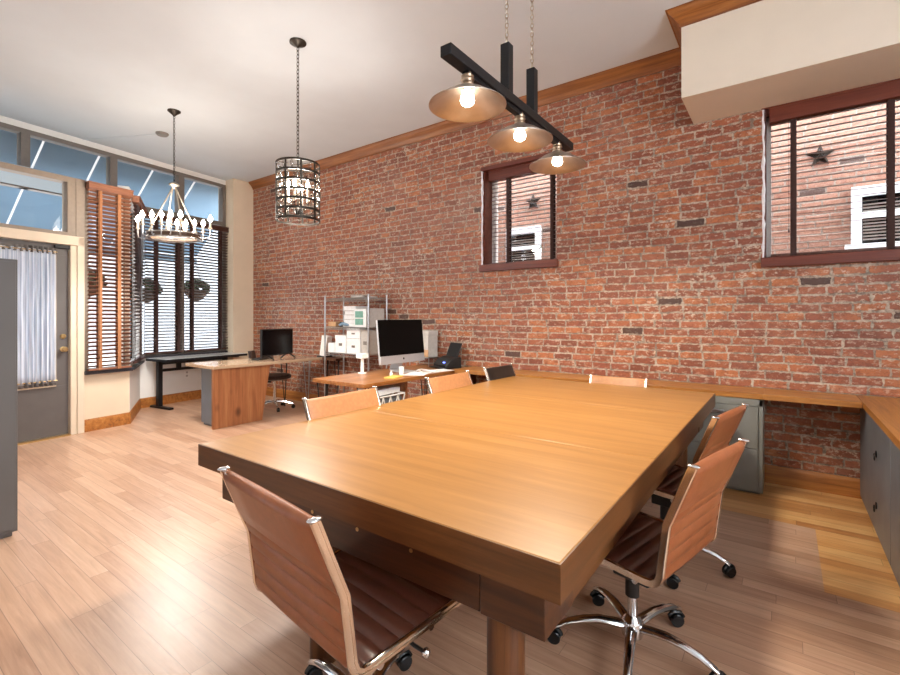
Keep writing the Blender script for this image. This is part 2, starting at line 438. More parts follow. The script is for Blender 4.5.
# crown moulding
def crown(mb, a, b, nrm, ea=0, eb=0):
    """moulding from a to b along a wall, nrm points into the room; ea / eb stretch the top for mitres"""
    a, b, nrm = Vector(a), Vector(b), Vector(nrm); d = (b - a).normalized()
    prof = [(0, 0), (0, -.118), (.012, -.118), (.016, -.098), (.05, -.05), (.082, -.022), (.086, -.006), (.1, 0)]
    r0 = [a + nrm * p + Vector((0, 0, CEIL + q)) - d * (p * ea) for p, q in prof]
    r1 = [b + nrm * p + Vector((0, 0, CEIL + q)) + d * (p * eb) for p, q in prof]
    mb.ring_loft([r0, r1])
m = MB(); crown(m, (-7.65, WY, 0), (-.65, WY, 0), (0, -1, 0), 0, -1); struct(m.build('trim_1', 'crown'))
m = MB(); crown(m, (-.65, WY, 0), (-.65, 3.97, 0), (-1, 0, 0), -1, 1); crown(m, (-.65, 3.97, 0), (XR, 3.97, 0), (0, -1, 0), 1, 0); struct(m.build('trim_2', 'crown'))
# baseboards
def bboard(name, a, b, nrm, h=.145):
    a, b, nrm = Vector(a), Vector(b), Vector(nrm).normalized() ; d = (b - a).normalized()
    prof = [(0, 0), (.018, 0), (.018, h - .03), (.012, h - .012), (.006, h), (0, h)]
    mb = MB(); mb.ring_loft([[a + nrm * p + Vector((0, 0, q)) for p, q in prof], [b + nrm * p + Vector((0, 0, q)) for p, q in prof]])
    struct(mb.build(name, 'base'))
bboard('baseboard_right', (-7.65, WY, 0), (XR, WY, 0), (0, -1, 0))
bboard('baseboard_corner', (-7.65, 4.2, 0), (-7.65, WY - .018, 0), (1, 0, 0))
bboard('baseboard_front', FM @ Vector((0, -1.43, 0)), FM @ Vector((0, -.02, 0)), FM.to_3x3() @ Vector((1, 0, 0)))
bboard('baseboard_bay', DM @ Vector((0, 0, 0)), DM @ Vector((0, DL, 0)), DM.to_3x3() @ Vector((1, 0, 0)))
bboard('baseboard_entry', GM @ Vector((0, .13, 0)), GM @ Vector((0, .63, 0)), GM.to_3x3() @ Vector((1, 0, 0)))

# street front: header, low wall, mullions, glass
def framed(mb, mat4, name, mat, **k):
    bmesh.ops.transform(mb.bm, matrix=mat4, verts=mb.bm.verts); return mb.build(name, mat, **k)
m = MB(); m.box((-.16, -8, 3.655), (.005, .02, CEIL)); m.box((-.16, -1.47, 0), (0, .02, .74)); struct(framed(m, FM, 'wall_front', 'white_paint'))
m = MB(); m.box((-.12, 0, 0), (0, DL, .70)); m.box((-.12, 0, 2.9), (0, DL, 3.0)); struct(framed(m, DM, 'wall_bay', 'white_paint'))
m = MB(); m.box((-.12, .12, 0), (0, .635, .68)); m.box((-.12, -2.9, 0), (0, -1.07, 2.94)); struct(framed(m, GM, 'wall_entry', 'beige'))
# entry lobby roof between the two planes
g0 = GM @ Vector((0.0, -2.9, 0)); f0 = FM @ Vector((-.02, -4.9, 0)); g1 = P1; f1 = P2
m = MB(); m.prism([(g0.x, g0.y), (g1.x, g1.y), (f1.x, f1.y), (f0.x, f0.y)], 2.945, 2.958); struct(m.build('ceiling_entry', 'entry_blue'))
mull = [-6.6, -5.64, -4.68, -3.71, -2.745, -1.775, -.805, -.035]
m = MB()
m.box((-.11, -8, 3.6), (0, 0, 3.655)); m.box((-.11, -8, 2.93), (0, 0, 3.0))
for yy in mull: m.box((-.11, yy - .045, 2.93), (.005, yy + .045, 3.62))
m.box((-.11, -1.475, .74), (.005, -1.40, 2.95)); m.box((-.11, -.85, .74), (.005, -.76, 2.95)); m.box((-.11, -.08, .74), (.005, .0, 2.95)); m.box((-.11, -1.43, .74), (.0, 0, .80))
w = struct(framed(m, FM, 'window_1', 'frame_grey'))
m = MB(); m.box((-.06, -8, 2.98), (-.054, -.04, 3.62)); m.box((-.06, -1.42, .78), (-.054, -.05, 2.94)); p = framed(m, FM, 'pane', 'glass', parent=w)
m = MB(); m.box((-.10, -1.46, .74), (.07, .0, .765)); framed(m, FM, 'window_sill', 'dark_sill', parent=w)
m = MB(); m.box((-.09, .0, .70), (.0, .05, 2.95)); m.box((-.09, DL - .05, .70), (0, DL, 2.95)); m.box((-.09, 0, .70), (0, DL, .75)); m.box((-.09, 0, 2.86), (0, DL, 2.95))
w = struct(framed(m, DM, 'window_2', 'white_paint'))
m = MB(); m.box((-.05, .04, .74), (-.044, DL - .04, 2.87)); framed(m, DM, 'pane', 'glass', parent=w)
m = MB(); m.box((-.1, -.01, .68), (.06, DL, .705)); framed(m, DM, 'window_sill', 'dark_sill', parent=w)
m = MB(); m.box((-.09, .13, .68), (.0, .19, 2.94)); m.box((-.09, .58, .68), (0, .635, 2.94)); m.box((-.09, .13, 2.86), (0, .63, 2.94)); m.box((-.09, .13, .68), (0, .63, .74))
w = struct(framed(m, GM, 'window_3', 'frame_taupe'))
m = MB(); m.box((-.05, .18, .73), (-.044, .59, 2.87)); framed(m, GM, 'pane', 'glass', parent=w)
m = MB(); m.box((-.1, .13, .675), (.07, .64, .715)); framed(m, GM, 'window_sill', 'dark_sill', parent=w)

# entry door with casing and transom
m = MB()
m.box((-.12, 0, 0), (.03, .07, 2.17)); m.box((-.1, .06, 0), (.045, .13, 2.27)); m.box((-.12, -1.0, 0), (.03, -.93, 2.17)); m.box((-.1, -1.07, 0), (.045, -1.0, 2.27))
m.box((-.12, -1.07, 2.17), (.045, .13, 2.275))
struct(framed(m, GM, 'trim_3', 'cream_trim', bevel=.004))
m = MB(); m.box((-.1, -1.07, 2.27), (.03, .13, 2.315)); m.box((-.1, -1.07, 2.885), (.03, .14, 2.945)); m.box((-.1, -.03, 2.3), (.03, .05, 2.9)); m.box((-.1, .05, 2.26), (.035, .14, 2.945)); m.box((-.1, -1.07, 2.3), (.03, -.95, 2.9))
w = struct(framed(m, GM, 'window_4', 'frame_taupe', bevel=.003))
m = MB(); m.box((-.06, -.96, 2.3), (-.054, -.02, 2.9)); framed(m, GM, 'pane', 'glass', parent=w)
d = thing('door_1', 'x', 'x', GO, TH); del d['label']; del d['category']; struct(d)
m = MB(); m.box((-.06, -.925, .015), (-.015, -.005, .58)); m.box((-.06, -.925, 2.05), (-.015, -.005, 2.165)); m.box((-.06, -.925, .58), (-.015, -.80, 2.05)); m.box((-.06, -.13, .58), (-.015, -.005, 2.05))
m.build('door_panel', 'door_grey', d, .003)
m = MB(); m.box((-.062, -.81, .57), (-.005, -.785, 2.06)); m.box((-.062, -.145, .57), (-.005, -.12, 2.06)); m.box((-.062, -.81, .57), (-.005, -.12, .595)); m.box((-.062, -.81, 2.035), (-.005, -.12, 2.06)); m.build('glazing_bead', 'cream_trim', d)
m = MB(); m.box((-.04, -.79, .59), (-.034, -.14, 2.04)); m.build('pane', 'glass', d)
RX = Matrix.Rotation(PI / 2, 4, 'Y')
m = MB(); m.lathe([(.03, 0), (.03, .008), (.012, .012), (.012, .03), (.026, .04), (.03, .055), (.022, .068), (.001, .07)], 18, Matrix.Translation((-.015, -.055, .985)) @ RX); m.build('door_knob', 'brass', d)
m = MB(); m.lathe([(.028, 0), (.028, .01), (.02, .018), (.001, .02)], 18, Matrix.Translation((-.015, -.055, 1.13)) @ RX); m.build('deadbolt', 'brass', d)
m = MB(); m.box((-.01, -.14, 2.125), (.02, -.0, 2.16)); m.build('door_closer', 'black_metal', d, .003)
m = MB(); m.box((-.1, -.93, 0), (.04, .0, .018)); m.build('threshold', 'brass', d)
# curtain on the door
t = thing('door_curtain', 'pale blue gathered curtain covering the glass of the grey entry door', 'curtain', GO, TH)
def gather(mb, ya, yb, za, zb, x0, amp, n=90, rows=14, flare=.4):
    g = []
    for r in range(rows + 1):
        z = za + (zb - za) * r / rows; row = []
        for k in range(n + 1):
            f = k / n; y = ya + (yb - ya) * f
            a = amp * (.6 + .4 * math.sin(f * 9 + 1)) * (1 - flare * abs(2 * r / rows - 1) ** 3)
            x = x0 + a * math.sin(f * 15 * 2 * PI + .5 * math.sin(r * .5 + f * 7)) + .004 * math.sin(f * 60 + r)
            row.append(mb.bm.verts.new((x, y, z)))
        g.append(row)
    for r in range(rows):
        for k in range(n): mb.bm.faces.new((g[r][k], g[r][k+1], g[r+1][k+1], g[r+1][k]))
m = MB(); gather(m, -.80, -.135, .62, 2.09, .022, .011); cu = m.build('cloth', 'curtain', t); s = cu.modifiers.new('s', 'SOLIDIFY'); s.thickness = .002
m = MB(); gather(m, -.81, -.13, 2.05, 2.12, .022, .013, 120, 4, 0); cu = m.build('top_ruffle', 'door_grey', t); s = cu.modifiers.new('s', 'SOLIDIFY'); s.thickness = .004
m = MB(); gather(m, -.81, -.13, .59, .65, .022, .013, 120, 4, 0); cu = m.build('bottom_ruffle', 'door_grey', t); s = cu.modifiers.new('s', 'SOLIDIFY'); s.thickness = .003
for z in (2.075, .64):
    m = MB(); m.cyl((.02, -.82, z), (.02, -.12, z), .005); m.build('curtain_rod', 'brass', t)

# ------------------------------------------------------------------ venetian blinds
def blind(label, loc, th, width, z0, z1, tapes, tilt, mat, tape='tape', val_mat=None, along='y', pitch=.047, slat=.05, val_h=.085, cord=True, proud=.045):
    """local y runs along the window, x points into the room"""
    t = thing('venetian_blind', label, 'blind', loc, th, 'wooden slat blinds')
    m = MB(); z = z0 + .05
    c, s = math.cos(tilt) * slat / 2, math.sin(tilt) * slat / 2
    while z < z1 - val_h * .6:
        e = .0016
        a = [m.bm.verts.new(q) for q in ((-c, 0, z - s - e), (c, 0, z + s - e), (c, 0, z + s + e), (-c, 0, z - s + e))]
        b = [m.bm.verts.new((v.co.x, width, v.co.z)) for v in a]
        m.bm.faces.new(a); m.bm.faces.new(list(reversed(b)))
        for k in range(4): m.bm.faces.new((a[k], b[k], b[(k+1) % 4], a[(k+1) % 4]))
        z += pitch
    m.build('slats', mat, t, smooth=False)
    m = MB(); m.box((-.035, -.008, z1 - val_h), (proud, width + .008, z1)); m.box((-.035, -.012, z1 - .016), (proud + .008, width + .012, z1)); m.build('valance', val_mat or mat, t, .003)
    m = MB(); m.box((-.026, 0, z0), (.026, width, z0 + .022)); m.build('bottom_rail', mat, t, .003)
    for y in tapes:
        m = MB(); m.box((.026, y - .02, z0), (.0285, y + .02, z1 - val_h)); m.box((-.0285, y - .02, z0), (-.026, y + .02, z1 - val_h)); m.build('ladder_tape', tape, t)
    if cord:
        y = tapes[0] - .03
        m = MB()
        for k, dz in ((0, 0), (.018, -.05)):
            m.cyl((.034, y + k, z0 + .22 + dz), (.034, y + k, z1 - val_h), .0015, 5); m.lathe([(.002, .03), (.007, .0), (.002, -.002)], 8, Matrix.Translation((.034, y + k, z0 + .19 + dz)))
        m.build('pull_cord', 'tape', t)
    return t
blind('reddish wooden blind beside the grey entry door', GM @ Vector((.075, .15, 0)), TH, .46, .72, 2.93, [.115, .32], R(27), 'blind_wood', 'tape_tan', 'blind_wood')
blind('narrow looking wooden blind on the slanted side of the bay', DM @ Vector((.06, .03, 0)), DT, DL - .2, .76, 2.9, [.25, .8], R(24), 'blind_dark', 'tape', 'blind_wood')
blind('dark wooden blind at the left of the wide street window', FM @ Vector((.055, -1.39, 0)), TH, .56, .80, 2.9, [.16, .49], R(20), 'blind_dark')
blind('dark wooden blind at the right of the wide street window, next to the corner pier', FM @ Vector((.055, -.79, 0)), TH, .77, .80, 2.9, [.12, .62], R(20), 'blind_dark')
# blinds of the brick wall: x points into the room = -Y, so y local = +X
blind('slatted brown blind in the small window in the brick wall', (W1[0] + .06, WY + .12, 0), -PI / 2, W1[1] - W1[0] - .07, W1[2] + .012, W1[3] - .002, [.23, .77], R(-7), 'blind_brown', 'tape', 'valance', val_h=.115, proud=.06)
blind('slatted brown blind in the large window under the cream soffit', (W2[0] + .05, WY + .05, 0), -PI / 2, W2[1] - W2[0] - .06, W2[2] + .012, W2[3] - .002, [.15, .72, 1.22], R(-7), 'blind_brown', 'tape', 'valance', val_h=.125, proud=.062)

for nm, W in (('window_5', W1), ('window_6', W2)):
    x0, x1, z0, z1 = W
    m = MB(); yy = WY + .2
    m.box((x0, yy, z0), (x0 + .05, yy + .09, z1)); m.box((x1 - .05, yy, z0), (x1, yy + .09, z1)); m.box((x0, yy, z0), (x1, yy + .09, z0 + .04)); m.box((x0, yy, z1 - .05), (x1, yy + .09, z1))
    w = struct(m.build(nm, 'white_paint'))
    m = MB(); m.box((x0 + .04, yy + .04, z0 + .03), (x1 - .04, yy + .046, z1 - .04)); m.build('pane', 'glass', w)
    m = MB(); m.box((x0 - .015, WY - .045, z0 - .075), (x1 + .015, WY + .2, z0 + .004)); m.build('window_sill', 'valance', w, .004)
    m = MB()
    m.box((x0 - .012, WY - .012, z1 - .01), (x1 + .012, WY + .2, z1 + .035)); m.box((x0 - .005, WY + .03, z0), (x0 + .018, WY + .2, z1)); m.box((x1 - .018, WY + .03, z0), (x1 + .005, WY + .2, z1)); m.build('window_lining', 'valance', w)
    # uneven caulk line down the left reveal
    m = MB(); pts = [(x0 - .002 + .008 * random.random(), WY + .002, z0 + (z1 - z0) * k / 26) for k in range(27)]
    m.tube(pts, [.006 + .01 * random.random() for _ in pts], 6); m.build('caulk', 'plaster', w)

# ------------------------------------------------------------------ outside
m = MB(); m.box((-30, -14, -.14), (-7.3, 14, -.12)); m.box((-8, 4.9, -.14), (8, 9, -.12)); struct(m.build('pavement', 'pave'))
m = MB(); m.box((-6.5, 6.2, -.12), (4.5, 6.5, 5.9)); struct(m.build('wall_neighbour', 'brick2', smooth=False))
m = MB(); m.box((-24, -16, -.14), (-21, 18, 12)); struct(m.build('wall_opposite', 'pale_stone', smooth=False))
def outside_window(n, x0, x1, z0, z1):
    m = MB(); y = 6.2
    m.box((x0, y - .05, z0), (x0 + .08, y, z1)); m.box((x1 - .08, y - .05, z0), (x1, y, z1)); m.box((x0 + .08, y - .048, z1 - .1), (x1 - .08, y, z1)); m.box((x0 - .05, y - .09, z0 - .06), (x1 + .05, y, z0)); m.box((x0, y - .04, (z0 + z1) / 2 - .03), (x1, y, (z0 + z1) / 2 + .03))
    w = struct(m.build('window_%d' % n, 'white_metal'))
    m = MB(); m.box((x0 + .07, y - .012, z0), (x1 - .07, y - .004, z1 - .08))
    m.build('pane', 'screen', w)
    m = MB()
    for k in range(12): m.box((x0 + .09, y - .022, z0 + .04 + k * (z1 - z0 - .2) / 12), (x1 - .09, y - .016, z0 + .055 + k * (z1 - z0 - .2) / 12))
    m.build('slats', 'frame_grey', w)
outside_window(7, -3.42, -2.86, 2.06, 2.68)
outside_window(8, .55, 1.6, 2.08, 2.66)
for x, lab in ((-2.99, 'dark iron star on the brick house seen through the small window'), (.305, 'dark iron star on the brick house seen through the large window')):
    m = MB(); c = Vector((x, 6.14, 3.045)); tip = m.bm.verts.new(c + Vector((0, -.03, 0))); ring = []
    for k in range(10):
        a = PI / 2 + k * PI / 5; r = .13 if k % 2 == 0 else .05
        ring.append(m.bm.verts.new(c + Vector((r * math.cos(a), .06, r * math.sin(a)))))
    for k in range(10): m.bm.faces.new((tip, ring[k], ring[(k+1) % 10]))
    m.bm.faces.new(ring)
    tag(m.build('wall_star', 'iron', smooth=False), lab, 'star', 'iron stars on the brick house')
# awning
t = thing('awning', 'blue cloth awning on white metal bars above the street windows', 'awning', FO, TH)
m = MB(); v = [m.bm.verts.new(q) for q in ((-.2, -9, 3.98), (-.2, .6, 3.98), (-1.75, .6, 2.62), (-1.75, -9, 2.62))]; m.bm.faces.new(v); m.box((-1.78, -9, 2.42), (-1.76, .6, 2.62))
o = m.build('canopy', 'awning', t); s = o.modifiers.new('s', 'SOLIDIFY'); s.thickness = .004
for yy in (-8, -7.2, -6.4, -5.6, -4.8, -4.0, -3.2, -2.4, -1.75, -1.0, -.3):
    m = MB(); m.cyl((-.18, yy, 3.93), (-1.73, yy, 2.57), .014, 8); m.build('rafter', 'white_metal', t)
m = MB(); m.cyl((-1.74, -9, 2.56), (-1.74, .6, 2.56), .016, 8); m.build('front_bar', 'white_metal', t)
# hanging baskets
def basket(loc, label, r=.23):
    t = thing('hanging_basket', label, 'plant', loc, 0, 'hanging baskets outside')
    m = MB(); m.lathe([(.02, -.2), (.1, -.17), (.16, -.09), (r, 0), (r - .02, 0)], 18); m.build('bowl', 'basket', t)
    m = MB()
    for k in range(80):
        a = random.random() * 2 * PI; b = random.random() * PI / 2 * 1.1 - .15
        m.sphere((r * .85 * math.cos(a) * math.cos(b), r * .85 * math.sin(a) * math.cos(b), r * .7 * math.sin(b)), (.06, .05, .035), 6, 4)
    m.build('foliage', 'leaf', t)
    m = MB()
    for k in range(3):
        a = k * 2 * PI / 3; m.cyl((r * math.cos(a), r * math.sin(a), 0), (0, 0, .45), .003, 5)
    m.cyl((0, 0, .45), (0, 0, .75), .003, 5); m.build('hanger', 'iron', t)
basket(FM @ Vector((-.6, -1.02, 1.78)), 'dark hanging basket outside the left half of the wide street window')
basket(FM @ Vector((-.6, -.17, 1.83)), 'dark hanging basket outside the right half of the wide street window')
basket(GM @ Vector((-.6, .42, 1.8)), 'dark hanging basket outside the blind beside the entry door', .22)

# ------------------------------------------------------------------ conference table
TX0, TX1, TY0, TY1, TZ = -2.205, -.435, 1.047, 4.09, .76
tc = ((TX0 + TX1) / 2, (TY0 + TY1) / 2)
t = thing('conference_table', 'long heavy oak conference table in the middle of the room', 'table', (*tc, 0))
hx, hy = (TX1 - TX0) / 2, (TY1 - TY0) / 2
m = MB()
for a, b in ((-hy, -hy + 1.0), (-hy + 1.0005, hy - 1.0005), (hy - 1.0, hy)): m.box((-hx, a, TZ - .1), (hx, b, TZ))
m.build('tabletop', 'table', t, .003)
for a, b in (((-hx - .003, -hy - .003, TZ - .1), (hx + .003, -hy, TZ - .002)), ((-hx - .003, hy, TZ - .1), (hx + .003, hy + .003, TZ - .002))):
    m = MB(); m.box(a, b); m.build('edge_band', 'table_shaded_band', t)  # thin strips added to carry the painted shade on the top's sides
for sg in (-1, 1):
    m = MB(); m.box((sg * hx, -hy, TZ - .1), (sg * (hx + .003), hy, TZ - .002)); m.build('edge_band', 'table_shaded_y', t)
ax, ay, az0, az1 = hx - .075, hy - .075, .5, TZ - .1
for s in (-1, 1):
    m = MB(); m.box((-ax + .2, s * ay, az0), (ax - .2, s * (ay - .035), az1)); m.build('apron', 'table_shaded', t, .002)
    m = MB(); m.box((s * ax, -ay + .2, az0), (s * (ax - .035), ay - .2, az1)); m.build('apron', 'table_shaded_y', t, .002)
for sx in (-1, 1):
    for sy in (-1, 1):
        m = MB(); m.box((sx * (ax + .004), sy * (ay + .004), az0 - .002), (sx * (ax - .196), sy * (ay - .196), az1)); m.build('corner_block', 'table_shaded', t, .003)
lx1, ly = -.66 - tc[0], hy - .14
for x, y in ((lx1, -ly), (-1.48 - tc[0], -ly), (lx1, ly), (-1.48 - tc[0], ly)):
    m = MB(); m.cyl((x, y, 0), (x, y, az0 + .1), .056, 28); m.build('leg', 'table_leg', t)
for x in (-.15, .1, .35):
    m = MB(); m.cyl((x, -ay - .002, .60), (x, -ay + .004, .60), .007, 10); m.build('screw_cap', 'brass', t)

# ------------------------------------------------------------------ conference chairs
PROF = [(.25, .437), (.235, .45), (.20, .457), (.10, .452), (0, .446), (-.10, .441), (-.165, .438), (-.195, .441), (-.212, .453), (-.221, .475), (-.226, .52), (-.243, .655), (-.328, .872)]
def resample(p, n):
    p = [Vector((0, *q)) for q in p]; L = [0]
    for a, b in zip(p, p[1:]): L.append(L[-1] + (b - a).length)
    out = []
    for i in range(n + 1):
        s = L[-1] * i / n; k = 0
        while k < len(L) - 2 and L[k+1] < s: k += 1
        out.append(p[k].lerp(p[k+1], (s - L[k]) / (L[k+1] - L[k])))
    return out, L[-1]
def make_chair(label, W, lm='leather', seat_mat='leather_shaded', group='conference chairs'):
    t = thing('conference_chair', label, 'chair', (0, 0, 0), 0, group)
    pts, L = resample(PROF, 150)
    tan = [(pts[min(i+1, 150)] - pts[max(i-1, 0)]).normalized() for i in range(151)]
    nor = [Vector((0, -a.z, a.y)) for a in tan]
    split = next(i for i, p in enumerate(pts) if p.z > .452 and p.y < -.15)
    def sheet(i0, i1, name):
        m = MB(); rings = []; hw = W / 2 - .006
        for i in range(i0, i1 + 1):
            s = L * i / 150
            seat = i < split
            zz = pts[i].z
            rib = abs(math.sin(PI * s / (.062 if seat else .052))) ** .55
            if not seat and zz > .70: k = .013 + .005 * min(1, (zz - .70) / .05)
            else: k = .005 + .009 * rib
            if i in (i0, i1): k *= .35
            elif i in (i0 + 1, i1 - 1): k *= .8
            ring = []
            for x, f in ((-hw, .55), (-hw + .012, .95), (-hw * .5, 1.05), (0, 1.1), (hw * .5, 1.05), (hw - .012, .95), (hw, .55)): ring.append(pts[i] + Vector((x, 0, 0)) + nor[i] * k * f)
            for x, f in ((hw, .55), (hw - .012, .95), (hw * .5, 1.05), (0, 1.1), (-hw * .5, 1.05), (-hw + .012, .95), (-hw, .55)): ring.append(pts[i] + Vector((x, 0, 0)) - nor[i] * k * f)
            rings.append(ring)
        m.ring_loft(rings)
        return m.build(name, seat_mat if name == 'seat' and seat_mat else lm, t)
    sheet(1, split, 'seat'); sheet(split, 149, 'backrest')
    for s in (-1, 1):
        m = MB(); rings = []
        for i in range(0, 151, 2):
            w, hgt = .0075, .0135
            c = pts[i] + Vector((s * W / 2, 0, 0))
            rings.append([c + Vector((a * w, 0, 0)) + nor[i] * b * hgt for a, b in ((-1, -.8), (-.5, -1), (.5, -1), (1, -.8), (1, -.25), (.6, -.2), (.6, .2), (1, .25), (1, .8), (.5, 1), (-.5, 1), (-1, .8))])
        m.ring_loft(rings); fr = m.build('side_rail', 'brass_chrome', t)
        m = MB(); m.sphere(pts[150] + Vector((s * W / 2, 0, .002)), (.0125, .021, .006), 14, 8); m.build('rail_cap', 'chrome', fr)
    m = MB(); m.cyl((-W / 2, .06, .43), (W / 2, .06, .43), .010, 10); m.cyl((-W / 2, -.13, .42), (W / 2, -.13, .42), .010, 10); m.build('crossbar', 'chrome', t)
    m = MB(); m.box((-.08, -.15, .375), (.08, .12, .42)); m.box((-.05, -.09, .30), (.05, .06, .38)); m.cyl((.075, 0, .37), (.075, 0, .33), .02, 12); m.build('tilt_mechanism', 'black', t, .008)
    m = MB(); m.tube([(.06, .03, .38), (.15, .03, .378), (.215, .035, .365), (.25, .04, .362)], .006, 8); lv = m.build('lever', 'black', t)
    m = MB(); m.sphere((.262, .042, .362), .014, 12, 8); m.build('lever_knob', 'chrome', lv)
    m = MB(); m.cyl((0, 0, .22), (0, 0, .36), .027, 18); m.build('gas_lift', 'black', t)
    m = MB(); m.cyl((0, 0, .12), (0, 0, .24), .0195, 18); m.lathe([(.02, .055), (.04, .06), (.043, .075), (.043, .115), (.036, .125), (.024, .14)], 20); m.build('column', 'chrome', t)
    for k in range(5):
        a = k * 2 * PI / 5; Z = Matrix.Rotation(a, 4, 'Z')
        m = MB(); m.tube([(.02, 0, .095), (.07, 0, .105), (.13, 0, .112), (.19, 0, .108), (.25, 0, .095), (.30, 0, .072), (.312, 0, .062)], [.022, .022, .021, .019, .017, .014, .010], 10, flat=.75, mat=Z)
        lg = m.build('leg', 'chrome', t)
        Zc = Matrix.Translation(Z @ Vector((.30, 0, 0))) @ Matrix.Rotation(a + .9 + k * 1.7, 4, 'Z')
        m = MB()
        for sx in (-1, 1):
            m.lathe([(.006, -.009), (.024, -.009), (.0275, -.006), (.0275, .006), (.024, .009), (.006, .009)], 16, Zc @ Matrix.Translation((.012, sx * .0125, .0275)) @ Matrix.Rotation(PI / 2, 4, 'X'))
        m.cyl(Zc @ Vector((0, 0, .03)), Zc @ Vector((0, 0, .075)), .006, 8)
        m.tube([Zc @ Vector((.012 + .031 * math.cos(q), 0, .0275 + .031 * math.sin(q))) for q in [R(20 + 16 * j) for j in range(10)]], .009, 6)
        m.build('caster', 'caster', lg)
    return t
def place(c, x, y, rz, label, star=None, drop=0):
    c.location = (x, y, 0); c.rotation_euler.z = rz; c['label'] = label
    for ch in c.children:
        nm = ch.name.split('.')[0]
        if drop and nm in ('seat', 'backrest', 'side_rail', 'crossbar', 'tilt_mechanism', 'lever'): ch.location.z = -drop
        if star is not None and nm == 'leg': ch.rotation_euler.z = star
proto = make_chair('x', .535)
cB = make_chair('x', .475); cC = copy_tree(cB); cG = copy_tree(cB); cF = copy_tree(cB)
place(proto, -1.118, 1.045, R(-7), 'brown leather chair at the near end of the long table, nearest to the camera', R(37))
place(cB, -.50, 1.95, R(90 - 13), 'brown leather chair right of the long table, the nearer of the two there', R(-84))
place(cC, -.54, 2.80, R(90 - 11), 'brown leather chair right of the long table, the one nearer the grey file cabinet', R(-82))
place(cG, -1.19, 3.86, R(181), 'tan leather chair at the far end of the long table, only its top showing', R(10), .05)
place(cF, -1.93, 3.90, R(-92), 'black chair at the far left corner of the long table', R(10))
cD = make_chair('x', .57, 'leather_tan', None); cE = copy_tree(cD)
place(cD, -1.935, 1.955, R(-90), 'tan leather chair left of the long table, the nearer of the two there', R(10))
place(cE, -1.935, 3.09, R(-90), 'tan leather chair on the left of the long table, below the big silver computer', R(10))
for ch in cF.children:
    if ch.name.split('.')[0] in ('seat', 'backrest'):
        ch.data = ch.data.copy(); ch.data.materials[0] = M['leather_black']
for ch in cG.children:
    if ch.name.split('.')[0] in ('seat', 'backrest'):
        ch.data = ch.data.copy(); ch.data.materials[0] = M['leather_tan']

# ------------------------------------------------------------------ bar pendant above the table
t = thing('bar_pendant', 'black beam pendant with three nickel shades above the conference table', 'pendant light', (-1.32, 2.55, 0))
m = MB(); m.box((-.032, -.77, 2.61), (.032, .81, 2.665)); m.build('beam', 'black_metal', t, .003)
m = MB(); m.box((-.018, -.60, 2.585), (.018, .64, 2.612)); m.build('wiring_channel', 'black_metal', t)
for y in (-.165, .17):
    m = MB(); m.box((-.028, y - .028, 2.64), (.028, y + .028, 2.95)); m.build('post', 'black_metal', t, .003)
    m = MB(); m.tube([(.008 * math.cos(a), y, 2.956 + .010 * math.sin(a)) for a in [2 * PI * k / 12 for k in range(12)]], .003, 6, True); chain(m, (0, y, 2.965), (0, y, CEIL - .03)); m.build('chain', 'nickel', t)
    m = MB(); m.lathe([(.06, CEIL), (.06, CEIL - .012), (.03, CEIL - .03), (.006, CEIL - .034)], 20, Matrix.Translation((0, y, 0))); m.build('ceiling_canopy', 'black_metal', t)
for y in (-.58, 0, .58):
    m = MB()
    m.lathe([(.030, 2.545), (.045, 2.530), (.075, 2.515), (.11, 2.498), (.150, 2.470), (.185, 2.447), (.2, 2.440), (.2, 2.436), (.184, 2.441), (.149, 2.463), (.108, 2.491), (.072, 2.508), (.043, 2.522), (.028, 2.538)], 48, Matrix.Translation((0, y, 0)), True)
    sh = m.build('shade', 'shade', t)
    m = MB(); m.lathe([(.031, 2.535), (.035, 2.545), (.031, 2.552), (.031, 2.562), (.036, 2.57), (.031, 2.578), (.033, 2.59), (.02, 2.6), (.02, 2.612)], 24, Matrix.Translation((0, y, 0))); m.build('socket_cup', 'shade_neck', sh)
    m = MB(); m.lathe([(.012, 2.535), (.018, 2.515), (.034, 2.485), (.038, 2.465), (.032, 2.448), (.018, 2.438), (.001, 2.435)], 20, Matrix.Translation((0, y, 0))); m.build('bulb', 'bulb', sh)
    down_spot(t, (0, y, 2.428), 34)

# ------------------------------------------------------------------ cage pendant
t = thing('cage_pendant', 'round bronze cage pendant with crystal glass hanging mid room before the brick wall', 'pendant light', (-3.405, 2.447, 0), R(12))
m = MB(); m.lathe([(.07, CEIL), (.07, CEIL - .012), (.05, CEIL - .025), (.012, CEIL - .04), (.006, CEIL - .05)], 24); m.build('ceiling_canopy', 'bronze', t)
m = MB(); chain(m, (0, 0, 2.70), (0, 0, CEIL - .045), .042, .003, .011); m.build('chain', 'bronze', t)
ZT, ZB_, RR = 2.665, 2.185, .183
m = MB()
def hoop(mb, z, r, hh=.011, th=.006, n=40):
    mb.lathe([(r, z - hh), (r, z + hh), (r - th, z + hh), (r - th, z - hh)], n, None, True)
for z in [ZB_ + (ZT - ZB_) * k / 6 for k in range(7)]: hoop(m, z, RR, .009)
for k in range(9):
    a = 2 * PI * k / 9; Z = Matrix.Rotation(a, 4, 'Z'); m.box((RR - .004, -.008, ZB_), (RR + .003, .008, ZT), Z)
for k in range(3):
    a = 2 * PI * k / 3; m.cyl((0, 0, ZT), ((RR - .003) * math.cos(a), (RR - .003) * math.sin(a), ZT), .005, 6)
m.cyl((0, 0, ZT), (0, 0, 2.71), .006); m.cyl((0, 0, 2.27), (0, 0, ZT), .006, 8); m.build('cage', 'bronze', t)
cr0 = None
